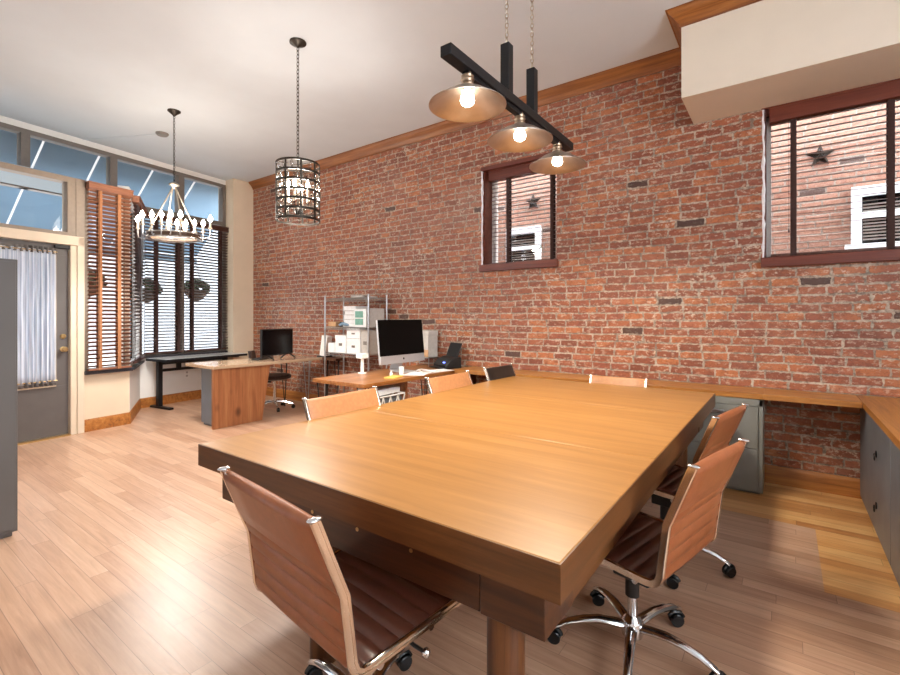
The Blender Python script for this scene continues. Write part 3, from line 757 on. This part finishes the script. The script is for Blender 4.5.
for q in range(6):
    for k in range(14):
        a = 2 * PI * (k + .5 * (q % 2)) / 14; z = ZB_ + (ZT - ZB_) * (q + .5) / 6
        if cr0 is None:
            m = MB(); m.lathe([(.001, -.032), (.013, -.014), (.015, .006), (.008, .026), (.001, .032)], 6); cr0 = m.build('crystal', 'crystal', t, smooth=False); c = cr0
        else:
            c = cr0.copy(); C.objects.link(c)
        c.location = (.169 * math.cos(a), .169 * math.sin(a), z)
m = MB(); m.lathe([(.001, 2.235), (.02, 2.24), (.026, 2.26), (.018, 2.285), (.006, 2.3)], 14); m.build('finial', 'bronze', t)
for k in range(4):
    a = k * PI / 2 + .4; x, y = .085 * math.cos(a), .085 * math.sin(a)
    m = MB(); m.tube([(0, 0, 2.29), (x * .5, y * .5, 2.28), (x, y, 2.31), (x, y, 2.34)], .005, 6); arm = m.build('arm', 'bronze', t)
    m = MB(); m.cyl((x, y, 2.34), (x, y, 2.45), .011, 10); m.build('candle_sleeve', 'candle', arm)
    m = MB(); m.lathe([(.006, 2.45), (.016, 2.475), (.015, 2.495), (.006, 2.525), (.001, 2.54)], 12, Matrix.Translation((x, y, 0))); m.build('bulb', 'bulb_hot', arm)
lamp(t, (0, 0, 2.49), 18, (1, .94, .86), .08)
down_spot(t, (0, 0, 2.17), 50, (1, .95, .88), .16)  # added fill spot under the cage, where no bulb sits

# ------------------------------------------------------------------ candle chandelier
t = thing('candle_chandelier', 'oval twelve candle chandelier with chain before the street windows', 'chandelier', (-5.70, 2.425, 0), R(36))
m = MB(); m.lathe([(.068, CEIL), (.068, CEIL - .01), (.055, CEIL - .02), (.02, CEIL - .05), (.008, CEIL - .065)], 20); m.build('ceiling_canopy', 'bronze', t)
m = MB(); chain(m, (0, 0, 2.90), (0, 0, CEIL - .06), .04, .003, .010); m.build('chain', 'bronze', t)
m = MB(); m.lathe([(.01, 2.91), (.05, 2.885), (.055, 2.87), (.03, 2.86), (.012, 2.83)], 16); m.build('hub', 'nickel', t)
m = MB()
for sx, sy in ((1, .45), (-1, .45), (1, -.45), (-1, -.45)): m.cyl((sx * .015, 0, 2.85), (sx * .2, sy * .33, 2.31), .0075, 8)
m.build('hanging_rods', 'nickel', t)
def oval(a, b, n=40): return [(a * math.cos(2 * PI * k / n), b * math.sin(2 * PI * k / n)) for k in range(n)]
m = MB(); rings = []
for (a, z) in ((0, 2.255), (0, 2.30), (-.035, 2.30), (-.035, 2.255)): rings.append([(x, y, z) for x, y in oval(.28 + a, .235 + a)])
m.ring_loft(rings, False, True); m.build('wooden_rim', 'chandelier_wood', t)
m = MB()
for z in (2.25, 2.305): m.tube([(x, y, z) for x, y in oval(.285, .24)], .007, 6, True)
m.box((-.25, -.008, 2.245), (.25, .008, 2.253)); m.box((-.008, -.22, 2.245), (.008, .22, 2.253)); m.build('metal_band', 'silver', t)
spots = [(x, y) for y in (-.235, .235) for x in (-.21, -.105, 0, .105, .21)] + [(-.42, 0), (.42, 0)]
for x, y in spots:
    end = abs(x) > .4
    bx = .28 * (x / .42) if end else x * .85; by = 0 if end else .235 * math.sqrt(max(0, 1 - (bx / .28) ** 2)) * (1 if y > 0 else -1)
    m = MB(); m.tube([(bx, by, 2.275), (bx + (x - bx) * .4, by + (y - by) * .4, 2.25), (x * .98, y, 2.27), (x, y, 2.33), (x, y, 2.37)], .0065, 6); arm = m.build('arm', 'silver', t)
    m = MB(); m.lathe([(.004, 2.362), (.022, 2.37), (.024, 2.378), (.012, 2.38), (.012, 2.445), (.001, 2.446)], 12, Matrix.Translation((x, y, 0))); m.build('candle_sleeve', 'candle', arm)
    m = MB(); m.lathe([(.006, 2.445), (.021, 2.468), (.022, 2.485), (.010, 2.515), (.001, 2.53)], 10, Matrix.Translation((x, y, 0))); m.build('bulb', 'bulb_hot', arm)
lamp(t, (0, 0, 2.50), 14, (1, .93, .84), .3)
down_spot(t, (0, 0, 2.22), 85, (1, .95, .88), .28)  # added fill spot below the rim to brighten floor and desks

# ------------------------------------------------------------------ wall counter and cabinets on the right
CY = 4.185; CZ = .768
t = thing('wall_counter', 'long wooden wall counter running along the foot of the brick wall', 'counter', (0, 4.37, 0))
m = MB(); m.box((-2.985, CY - 4.37, CZ - .042), (-.13, WY - 4.37 - .001, CZ)); m.box((-.1295, CY - 4.37, CZ - .042), (.432, WY - 4.37 - .001, CZ)); m.build('countertop', 'counter', t, .003)
m = MB(); m.box((-2.97, CY - 4.37 + .02, 0), (-2.93, WY - 4.37 - .02, CZ - .042)); m.build('support_panel', 'dark_wood', t)
t = thing('file_cabinet', 'grey two drawer file cabinet under the wall counter, beside the dark alcove', 'cabinet', (-.44, 4.343, 0))
bx0, bx1, by0, by1, bz = -.31, .31, -.165, .185, CZ - .045
m = MB(); m.box((bx0, by0 + .012, .02), (bx1, by1, bz)); m.box((bx0 + .02, by0 + .04, 0), (bx1 - .02, by1, .03)); m.build('body', 'steel_green', t, .002)
m = MB(); m.box((bx0, by0, .02), (bx0 + .024, by0 + .02, bz)); m.box((bx1 - .024, by0, .02), (bx1, by0 + .02, bz)); m.box((bx0, by0, bz - .05), (bx1, by0 + .02, bz)); m.build('face_frame', 'steel_green', t, .002)
for z0, z1 in ((.03, .345), (.352, bz - .055)):
    m = MB(); m.box((bx0 + .03, by0 - .004, z0), (bx1 - .03, by0 + .015, z1)); dr = m.build('drawer', 'steel_green', t, .003)
    m = MB(); m.box((-.06, by0 - .018, z1 - .07), (.06, by0 - .003, z1 - .045)); m.build('handle', 'silver', dr, .003)
t = thing('return_counter', 'wooden counter coming forward along the right edge, joined to the wall counter', 'counter', (.74, 3.0, 0))
m = MB(); m.box((.436 - .74, 1.4 - 3, CZ - .042), (.34, WY - 3 - .001, CZ + .001)); m.build('countertop', 'counter_y', t, .003)
t = thing('lateral_cabinet', 'dark grey steel cabinet with pull rings under the counter on the right', 'cabinet', (.74, 3.0, 0))
m = MB(); m.box((.455 - .74, 2.2 - 3, .03), (.30, WY - 3 - .03, CZ - .043)); m.box((.475 - .74, 2.22 - 3, 0), (.28, WY - 3 - .05, .04)); m.build('body', 'steel_dark', t, .002)
for y0, y1 in ((2.22, 3.29), (3.30, CY - .02)):
    m = MB(); m.box((.449 - .74, y0 - 3, .05), (.462 - .74, y1 - 3, CZ - .06)); dr = m.build('door', 'steel_dark', t, .002)
    for z in (.215, .525):
        ym = y1 - 3 - .42
        m = MB(); m.lathe([(.001, .0), (.02, .0), (.022, .004), (.014, .006), (.001, .004)], 14, Matrix.Translation((.449 - .74, ym, z)) @ Matrix.Rotation(-PI / 2, 4, 'Y')); m.tube([(.438 - .74, ym + .018 * math.cos(a), z - .018 + .02 * math.sin(a)) for a in [2 * PI * k / 12 for k in range(12)]], .003, 6, True); m.build('pull_ring', 'black_metal', dr)

# ------------------------------------------------------------------ tall locker at the left edge
t = thing('storage_locker', 'tall charcoal storage cabinet cut off by the left edge of the photo', 'cabinet', (-4.1, .1, 0), R(2))
m = MB(); m.box((-.3, -.62, .03), (.29, .62, 1.705)); m.box((-.28, -.6, 0), (.27, .6, .04)); m.build('body', 'locker', t, .004)
for y0, y1 in ((-.61, -.005), (.005, .61)):
    m = MB(); m.box((.288, y0, .05), (.302, y1, 1.69)); dr = m.build('door', 'locker', t, .003)
    m = MB(); m.box((.30, (y1 - .06 if y0 < 0 else y0 + .04), .8), (.32, (y1 - .04 if y0 < 0 else y0 + .06), 1.0)); m.build('handle', 'black_metal', dr, .003)

# ------------------------------------------------------------------ reception desk by the street window
t = thing('reception_desk', 'wooden desk with a knotty slanted end panel and hairpin legs', 'desk', (-5.83, 3.56, 0))
m = MB(); m.box((-.37, -.79, .722), (.35, .80, .76)); m.build('desktop', 'desk_top', t, .003)
m = MB(); rr = [(-.775, 0), (-.135, 0), (-.015, .722), (-.775, .722)]
m.ring_loft([[(.265, y, z) for y, z in rr], [(.305, y, z) for y, z in rr]]); m.build('end_panel', 'desk_wood', t, .003)
def hairpin(parent, x, y, h, mat='silver', spread=.06, n=3):
    m = MB()
    for k in range(n):
        a = 2 * PI * k / n; m.cyl((x, y, .006), (x + spread * math.cos(a), y + spread * math.sin(a), h), .006, 8)
    m.sphere((x, y, .012), .012, 8, 6); m.cyl((x, y, h - .004), (x, y, h), spread + .012, 16)
    m.build('hairpin_leg', mat, parent)
hairpin(t, .27, .60, .722); hairpin(t, -.28, .60, .722, 'black_metal')
t = thing('file_cabinet', 'blue grey file cabinet under the left end of the knotty wooden desk', 'cabinet', (-5.85, 3.04, 0))
m = MB(); m.box((-.10, -.19, .03), (.255, .36, .715)); m.box((-.08, -.17, 0), (.24, .34, .04)); m.build('body', 'file_blue', t, .003)
for z0, z1 in ((.05, .26), (.27, .48), (.49, .70)):
    m = MB(); m.box((-.115, -.17, z0), (-.098, .34, z1)); dr = m.build('drawer', 'file_blue', t, .003)
    m = MB(); m.box((-.13, .02, z1 - .05), (-.114, .14, z1 - .03)); m.build('handle', 'silver', dr)
# television monitor on it
t = thing('monitor', 'small black television monitor on V shaped feet on the knotty wooden desk', 'monitor', (-5.68, 3.76, .76), R(16.5))
m = MB(); m.box((-.03, -.315, .06), (.0, .315, .425)); m.build('casing', 'black', t, .004)
m = MB(); m.box((-.001, -.302, .08), (.003, .302, .412)); m.build('screen', 'screen', t)
m = MB(); m.box((.0, -.02, .060), (.004, .02, .066)); m.build('badge', 'silver', t)
for y in (-.22, .22):
    m = MB()
    for s in (-1, 1): m.tube([(-.012, y, .085), (-.012 + s * .04, y + s * .045, .04), (-.012 + s * .07, y + s * .075, .007)], [.012, .010, .009], 8)
    m.build('foot', 'black', t)
t = thing('keyboard', 'flat black keyboard beside the monitor on the knotty wooden desk', 'keyboard', (-5.92, 3.68, .76), R(35))
m = MB(); m.box((-.07, -.21, .001), (.07, .21, .018)); m.build('base', 'black', t, .004)
m = MB()
for i in range(5):
    for j in range(15): m.box((-.06 + i * .024, -.2 + j * .0268, .017), (-.04 + i * .024, -.178 + j * .0268, .024))
m.build('keys', 'black_metal', t)
# task chair
t = thing('task_chair', 'dark brown task chair with chrome star base behind the knotty wooden desk', 'chair', (-6.05, 3.95, 0), R(-40))
m = MB(); m.lathe([(.001, .43), (.17, .435), (.225, .455), (.235, .48), (.215, .505), (.14, .512), (.001, .508)], 28); m.build('seat', 'leather_dark', t)
m = MB(); rings = []
for z, w, y in ((.66, .13, -.31), (.68, .17, -.315), (.75, .19, -.325), (.82, .18, -.335), (.855, .14, -.34)):
    rings.append([(x, y + dy + .05 * (x / w) ** 2 * .8, z) for x, dy in [(-w, 0), (-w * .6, -.022), (0, -.028), (w * .6, -.022), (w, 0), (w * .6, .018), (0, .022), (-w * .6, .018)]])
m.ring_loft(rings); m.build('backrest', 'leather_dark', t)
m = MB(); m.tube([(0, -.05, .42), (0, -.22, .425), (0, -.29, .47), (0, -.30, .56), (0, -.315, .72)], [.02, .022, .03, .026, .02], 10, flat=1.6); m.build('back_stem', 'black', t)
m = MB(); m.cyl((0, 0, .08), (0, 0, .44), .024, 16); m.build('column', 'chrome', t)
for k in range(5):
    a = 2 * PI * k / 5 + .3; Z = Matrix.Rotation(a, 4, 'Z')
    m = MB(); m.tube([(.0, 0, .11), (.12, 0, .105), (.26, 0, .07)], [.022, .018, .012], 8, mat=Z); lg = m.build('leg', 'chrome', t)
    m = MB(); m.lathe([(.004, -.018), (.028, -.018), (.028, .018), (.004, .018)], 14, Z @ Matrix.Translation((.26, 0, .0285)) @ Matrix.Rotation(PI / 2, 4, 'X')); m.cyl(Z @ Vector((.26, 0, .03)), Z @ Vector((.26, 0, .07)), .006, 6); m.build('caster', 'caster', lg)

# ------------------------------------------------------------------ sit stand desk under the street window
t = thing('standing_desk', 'pale topped desk on black steel T legs under the wide street window', 'desk', FM @ Vector((.33, -.70, 0)), TH)
m = MB(); m.box((-.25, -.68, .715), (.25, .66, .74)); m.build('desktop', 'desk_white', t, .003)
m = MB(); m.box((.245, -.685, .703), (.26, .66, .738)); m.box((-.25, -.69, .703), (.26, -.675, .738)); m.build('edge_band', 'black_metal', t)
for y in (-.58, .5):
    m = MB(); m.box((-.135, y - .03, .03), (-.065, y + .03, .69)); m.box((-.23, y - .03, .685), (.22, y + .03, .716)); lg = m.build('leg', 'black_metal', t, .003)
    m = MB(); m.box((-.29, y - .035, 0), (.20, y + .035, .03)); m.build('foot', 'black_metal', lg, .006)
m = MB(); m.box((-.12, -.58, .535), (-.08, .5, .575)); m.box((-.12, -.32, .57), (-.08, -.26, .69)); m.box((-.125, -.58, .64), (-.075, .5, .70)); m.build('crossbar', 'black_metal', t)

# ------------------------------------------------------------------ work desk with computer
t = thing('work_desk', 'brown wooden work desk carrying the big silver computer', 'desk', (-3.36, 3.70, 0))
m = MB(); m.box((-.36, -.86, .715), (.36, .86, .752)); m.build('desktop', 'desk_top2', t, .003)
m = MB(); m.box((-.30, -.18, 0), (.24, -.145, .715)); m.build('support_panel', 'desk_wood', t)
hairpin(t, -.29, -.78, .715, 'black_metal'); hairpin(t, .27, -.78, .715, 'black_metal'); hairpin(t, -.29, .78, .715, 'black_metal'); hairpin(t, .27, .78, .715, 'black_metal')
t = thing('computer', 'large silver all in one computer with black screen on the work desk', 'computer', (-3.36, 3.77, .752), R(-1))
T = Matrix.Translation((0, 0, .10)) @ Matrix.Rotation(R(-6), 4, 'Y')
m = MB(); m.box((-.03, -.35, 0), (-.003, .35, .47), T); m.box((-.004, -.35, 0), (.002, .35, .088), T); m.build('casing', 'alu', t, .004)
m = MB(); m.box((-.004, -.35, .088), (.003, .35, .47), T); m.build('screen', 'screen2', t)
m = MB(); m.sphere((.002, 0, .046), (.0015, .012, .013), 12, 8, T); m.build('badge', 'black', t)
m = MB(); rings = []
for x, z, w in ((.10, .003, .10), (-.02, .006, .10), (-.11, .012, .10), (-.125, .03, .1), (-.09, .15, .085), (-.06, .26, .08)): rings.append([(x, -w, z - .003), (x, w, z - .003), (x + .004, w, z + .006), (x + .004, -w, z + .006)])
m.ring_loft(rings); m.build('stand', 'alu', t)
def simple(name, label, cat, mat, loc, rz, fn, group=None, bevel=0):
    m = MB(); fn(m); o = m.build(name, mat, None, bevel); o.location = loc; o.rotation_euler.z = rz
    return tag(o, label, cat, group)
t = thing('document_scanner', 'black document scanner with raised back tray beside the silver computer', 'scanner', (-3.22, 4.40, .752), R(-25))
m = MB(); rings = []
for x in (-.16, .16): rings.append([(x, q[0], q[1]) for q in ((-.12, .0), (-.12, .035), (-.06, .10), (.02, .13), (.08, .13), (.09, .0))])
m.ring_loft(rings); m.build('body', 'black', t, .008)
m = MB(); m.cbox((0, .0, 0), (.27, .014, .19), Matrix.Translation((0, .075, .20)) @ Matrix.Rotation(R(-22), 4, 'X')); m.build('paper_tray', 'black_metal', t, .004)
m = MB(); m.cbox((0, -.15, .012), (.26, .09, .012)); m.build('output_tray', 'black', t, .004)
m = MB(); m.cbox((0, 0, 0), (.05, .003, .018), Matrix.Translation((.06, -.092, .068)) @ Matrix.Rotation(R(-43), 4, 'X')); m.build('display', 'blue_led', t)
t = thing('file_box', 'upright grey file box on a small metal stand behind the silver computer', 'box', (-3.62, 4.43, .752))
m = MB(); m.box((-.14, -.09, .11), (.14, .1, .42)); m.box((-.145, -.095, .37), (.145, .105, .43)); m.build('carton', 'grey_box', t, .004)
m = MB(); m.box((-.143, -.093, .115), (.143, -.088, .2)); m.build('label_band', 'tan_box', t)
m = MB()
for x in (-.15, .15):
    for y in (-.09, .1): m.cyl((x, y, 0), (x, y, .1), .006, 8)
m.box((-.16, -.1, .098), (.16, .11, .108)); m.build('stand', 'silver', t)
t = thing('desk_lamp', 'short white desk lamp left of the silver computer', 'lamp', (-3.62, 3.40, .752))
m = MB(); m.lathe([(.045, 0), (.045, .01), (.018, .014), (.017, .16), (.001, .162)], 20); m.build('column', 'white_plastic', t)
m = MB(); m.box((-.045, -.05, .16), (.045, .05, .21)); m.build('head', 'white_plastic', t, .006)
simple('mug', 'small white cup on the work desk in front of the silver computer', 'cup', 'white_plastic', (-3.2, 3.55, .752), 0, lambda m: m.lathe([(.022, 0), (.026, .06), (.028, .085), (.025, .085), (.022, .01), (.001, .008)], 18))
simple('glue_bottle', 'tiny white bottle left on the work desk below the screen', 'bottle', 'white_plastic', (-3.23, 3.43, .752), 0, lambda m: m.lathe([(.016, 0), (.016, .03), (.007, .04), (.006, .055), (.001, .056)], 14))
def sheets(m, n=5):
    for k in range(n): m.box((-.105, -.148, k * .0006), (.105, .148, k * .0006 + .0005), Matrix.Rotation(random.uniform(-.12, .12), 4, 'Z'))
simple('paper_stack', 'loose white papers on the work desk in front of the silver computer', 'papers', 'paper', (-3.13, 3.72, .752), R(20), sheets)
simple('paper_stack', 'loose white papers on the work desk in front of the black scanner', 'papers', 'paper', (-3.12, 4.07, .752), R(-15), sheets)
simple('notepad', 'yellow notepad at the near end of the work desk', 'notepad', 'yellow', (-3.12, 3.35, .752), R(15), lambda m: m.box((-.06, -.09, 0), (.06, .09, .012)), None, .001)
simple('cable', 'white cable curled on the work desk beside the cup', 'cable', 'white_plastic', (-3.10, 3.85, .755), 0, lambda m: m.tube([(-.05 + .1 * math.sin(k * .5), -.2 + k * .022, .004 + .02 * abs(math.sin(k * .7))) for k in range(18)], .004, 6))
simple('pen', 'white pen on the work desk next to the scanner papers', 'pen', 'white_plastic', (-3.08, 4.03, .757), 0, lambda m: m.tube([(0, -.07, .004), (0, .06, .004), (0, .075, .004)], [.005, .005, .001], 8))
t = thing('wire_crate', 'white lattice crate of papers under the work desk', 'crate', (-3.2, 3.22, 0))
m = MB()
for a, b in (((-.16, -.2), (.16, -.2)), ((.16, -.2), (.16, .2)), ((.16, .2), (-.16, .2)), ((-.16, .2), (-.16, -.2))):
    for z in (.01, .30, .60): m.cyl((*a, z), (*b, z), .008, 6)
    for k in range(4):
        p = (a[0] + (b[0] - a[0]) * k / 4, a[1] + (b[1] - a[1]) * k / 4); q = (a[0] + (b[0] - a[0]) * (k + 1) / 4, a[1] + (b[1] - a[1]) * (k + 1) / 4)
        for z in (.01, .30): m.cyl((*p, z), (*q, z + .29), .007, 6); m.cyl((*q, z), (*p, z + .29), .007, 6)
m.build('lattice', 'white_plastic', t)
m = MB(); m.box((-.14, -.18, .02), (.14, .18, .57)); m.build('inner_box', 'steel_dark', t)
simple('paper_ream', 'thick white paper bundle on top of the lattice crate', 'papers', 'white_box', (-3.2, 3.22, .61), R(4), lambda m: m.box((-.13, -.17, 0), (.13, .17, .055)), None, .003)

# ------------------------------------------------------------------ wire shelf against the brick wall
SX0, SX1, SY0, SY1 = -5.18, -4.32, 4.165, 4.50
t = thing('wire_shelf', 'chrome wire shelving rack full of boxes against the brick wall', 'shelf', ((SX0 + SX1) / 2, (SY0 + SY1) / 2, 0))
sx, sy = (SX1 - SX0) / 2, (SY1 - SY0) / 2
for x in (-sx, sx):
    for y in (-sy, sy):
        m = MB(); m.cyl((x, y, 0), (x, y, 1.635), .0125, 12); m.lathe([(.015, 1.63), (.015, 1.645), (.001, 1.65)], 12, Matrix.Translation((x, y, 0))); m.build('post', 'silver', t)
LV = (.25, .855, 1.21, 1.60)
for z in LV:
    m = MB()
    for dz in (0, -.03):
        for a, b in (((-sx, -sy), (sx, -sy)), ((sx, -sy), (sx, sy)), ((sx, sy), (-sx, sy)), ((-sx, sy), (-sx, -sy))): m.cyl((*a, z + dz), (*b, z + dz), .004, 6)
    for k in range(30): x = -sx + 2 * sx * (k + .5) / 30; m.cyl((x, -sy, z + .004), (x, sy, z + .004), .0022, 5)
    for y in (-sy * .4, sy * .4): m.cyl((-sx, y, z - .003), (sx, y, z - .003), .004, 6)
    zig = 24
    for y in (-sy, sy):
        m.tube([(-sx + 2 * sx * k / zig, y, z - (.03 if k % 2 else 0)) for k in range(zig + 1)], .002, 5)
    m.build('shelf_tray', 'silver', t)
def carton(label, x0, x1, y0, y1, z0, h, mat, group='cartons on the wire shelf', lid=True, name='storage_box', cat='box'):
    t = thing(name, label, cat, ((x0 + x1) / 2, (y0 + y1) / 2, z0 + .007), 0, group)
    a, b = (x1 - x0) / 2, (y1 - y0) / 2
    m = MB(); m.box((-a + .003, -b + .003, 0), (a - .003, b - .003, h - .002)); m.build('carton', mat, t, .002)
    if lid:
        m = MB(); m.box((-a, -b, h * .78), (a, b, h)); m.build('lid', mat, t, .002)
        m = MB(); m.box((-.03, -b - .002, h * .4), (.03, -b + .003, h * .55)); m.build('label_holder', 'frame_grey', t)
    return t
S2, S3 = 1.21, .855
carton('long tan carton at the left end of the upper middle shelf of the rack', -5.16, -5.0, 4.2, 4.45, S2, .07, 'tan_box', lid=False)
simple('stapler_box', 'dark little box beside the tan carton on the rack', 'box', 'black_metal', (-4.95, 4.32, S2 + .007), 0, lambda m: m.box((-.05, -.05, 0), (.05, .05, .065)), None, .004)
simple('tape_roll', 'blue grey bundle on the rack under the stacked white binders', 'bundle', 'blue', (-4.86, 4.20, S2 + .03), 0, lambda m: m.tube([(-.07, 0, .0), (-.02, .03, .02), (.05, .01, .01), (.09, .03, 0)], [.015, .022, .022, .012], 10))
for k, (h, dx) in enumerate(((.05, 0), (.055, -.005), (.05, .01), (.06, -.01))):
    lab = ['white binder at the bottom of the stack of four on the rack', 'white binder second from the bottom of the stack on the rack', 'white binder second from the top of the stack on the rack', 'white binder on top of the stack on the rack'][k]
    z = S2 + .055 + sum((.05, .055, .05, .06)[:k]) + .006 * k
    simple('binder', lab, 'binder', 'white_box', (-4.77 + dx, 4.36, z), random.uniform(-.05, .05), lambda m, h=h: (m.box((-.13, -.11, 0), (.13, .11, .006)), m.box((-.13, -.11, h - .006), (.13, .11, h)), m.box((-.13, .10, 0), (.13, .11, h)), m.box((-.122, -.102, .006), (.122, .1, h - .006))), 'white binders stacked on the rack', .001)
simple('binder_tray', 'low white tray carrying the stack of white binders', 'tray', 'white_box', (-4.77, 4.36, S2 + .007), 0, lambda m: m.box((-.13, -.12, 0), (.13, .12, .046)), None, .003)
t = carton('white carton with two green labels on the rack', -4.62, -4.39, 4.19, 4.40, S2, .24, 'white_box', lid=False)
for z0, z1 in ((.03, .11), (.125, .21)):
    m = MB(); m.box((-.09, -.1075, z0), (.055, -.101, z1)); m.build('green_label', 'green', t)
carton('grey carton at the right end of the upper middle shelf', -4.375, -4.335, 4.19, 4.48, S2, .25, 'grey_box', lid=False)
carton('white lidded box on the lower shelf of the rack, second from the left', -5.0, -4.78, 4.19, 4.46, S3, .24, 'white_box')
carton('white lidded box on the lower shelf of the rack, under another white box', -4.77, -4.5, 4.19, 4.46, S3, .20, 'white_box')
carton('white lidded box set on top of another box on the lower shelf', -4.768, -4.505, 4.19, 4.46, S3 + .205, .13, 'white_box')
carton('grey white box at the right end of the lower shelf', -4.49, -4.335, 4.19, 4.46, S3, .31, 'grey_box')
carton('small cream carton at the left end of the lower shelf', -5.15, -5.01, 4.19, 4.40, S3, .13, 'white_box', lid=False)
simple('paper_pile', 'pile of pale papers on the very top of the rack', 'papers', 'paper', (-4.55, 4.31, 1.608), .1, lambda m: sheets(m, 40))
# side table and upright folder left of the rack
t = thing('side_table', 'dark wooden side table with black hairpin legs left of the wire rack', 'table', (-5.33, 4.42, 0))
m = MB(); m.box((-.28, -.05, .72), (.13, .13, .755)); m.build('tabletop', 'dark_wood', t, .002)
hairpin(t, .07, .03, .72, 'black_metal', .04); hairpin(t, -.2, .05, .72, 'black_metal', .04)
t = thing('magazine_file', 'white document folder leaning upright in a black holder left of the rack', 'folder', (-5.53, 4.46, .755), R(8))
m = MB(); m.box((-.11, -.075, 0), (.06, .075, .02)); m.build('holder', 'black', t, .003)
m = MB(); m.box((-.055, -.075, 0), (.055, .03, .30), Matrix.Translation((0, 0, .02)) @ Matrix.Rotation(R(9), 4, 'Y')); m.build('folder', 'paper', t, .003)

# ------------------------------------------------------------------ small fixtures
t = thing('wall_outlet', 'white power outlet on the wall behind the standing desk', 'outlet', FM @ Vector((0, -.72, .43)), TH)
m = MB(); m.box((0, -.04, -.06), (.008, .04, .06)); m.build('cover_plate', 'white_plastic', t, .002)
m = MB(); m.box((.007, -.017, .012), (.010, .017, .042)); m.box((.007, -.017, -.042), (.010, .017, -.012)); m.build('sockets', 'grey_box', t)
t = thing('ceiling_speaker', 'small grey disc on the ceiling beside the candle chandelier', 'detector', (-6.52, 2.63, CEIL))
m = MB(); m.lathe([(.075, 0), (.075, -.012), (.06, -.03), (.001, -.032)], 24); m.build('disc', 'frame_grey', t)
m = MB(); m.cyl((-.06, -.03, -.008), (-1.1, -.55, -.006), .004, 6); m.build('cable', 'ceiling', t)

# ------------------------------------------------------------------ light
W = bpy.data.worlds.new('sky'); bpy.context.scene.world = W; W.use_nodes = True
n = W.node_tree.nodes; bg = n['Background']; bg.inputs[0].default_value = (.89, .945, 1., 1); bg.inputs[1].default_value = 5.4
sc = bpy.context.scene
sc.view_settings.view_transform = 'Standard'; sc.view_settings.look = 'None'; sc.view_settings.gamma = 1; sc.view_settings.use_curve_mapping = False
sc.view_settings.exposure = 1.34
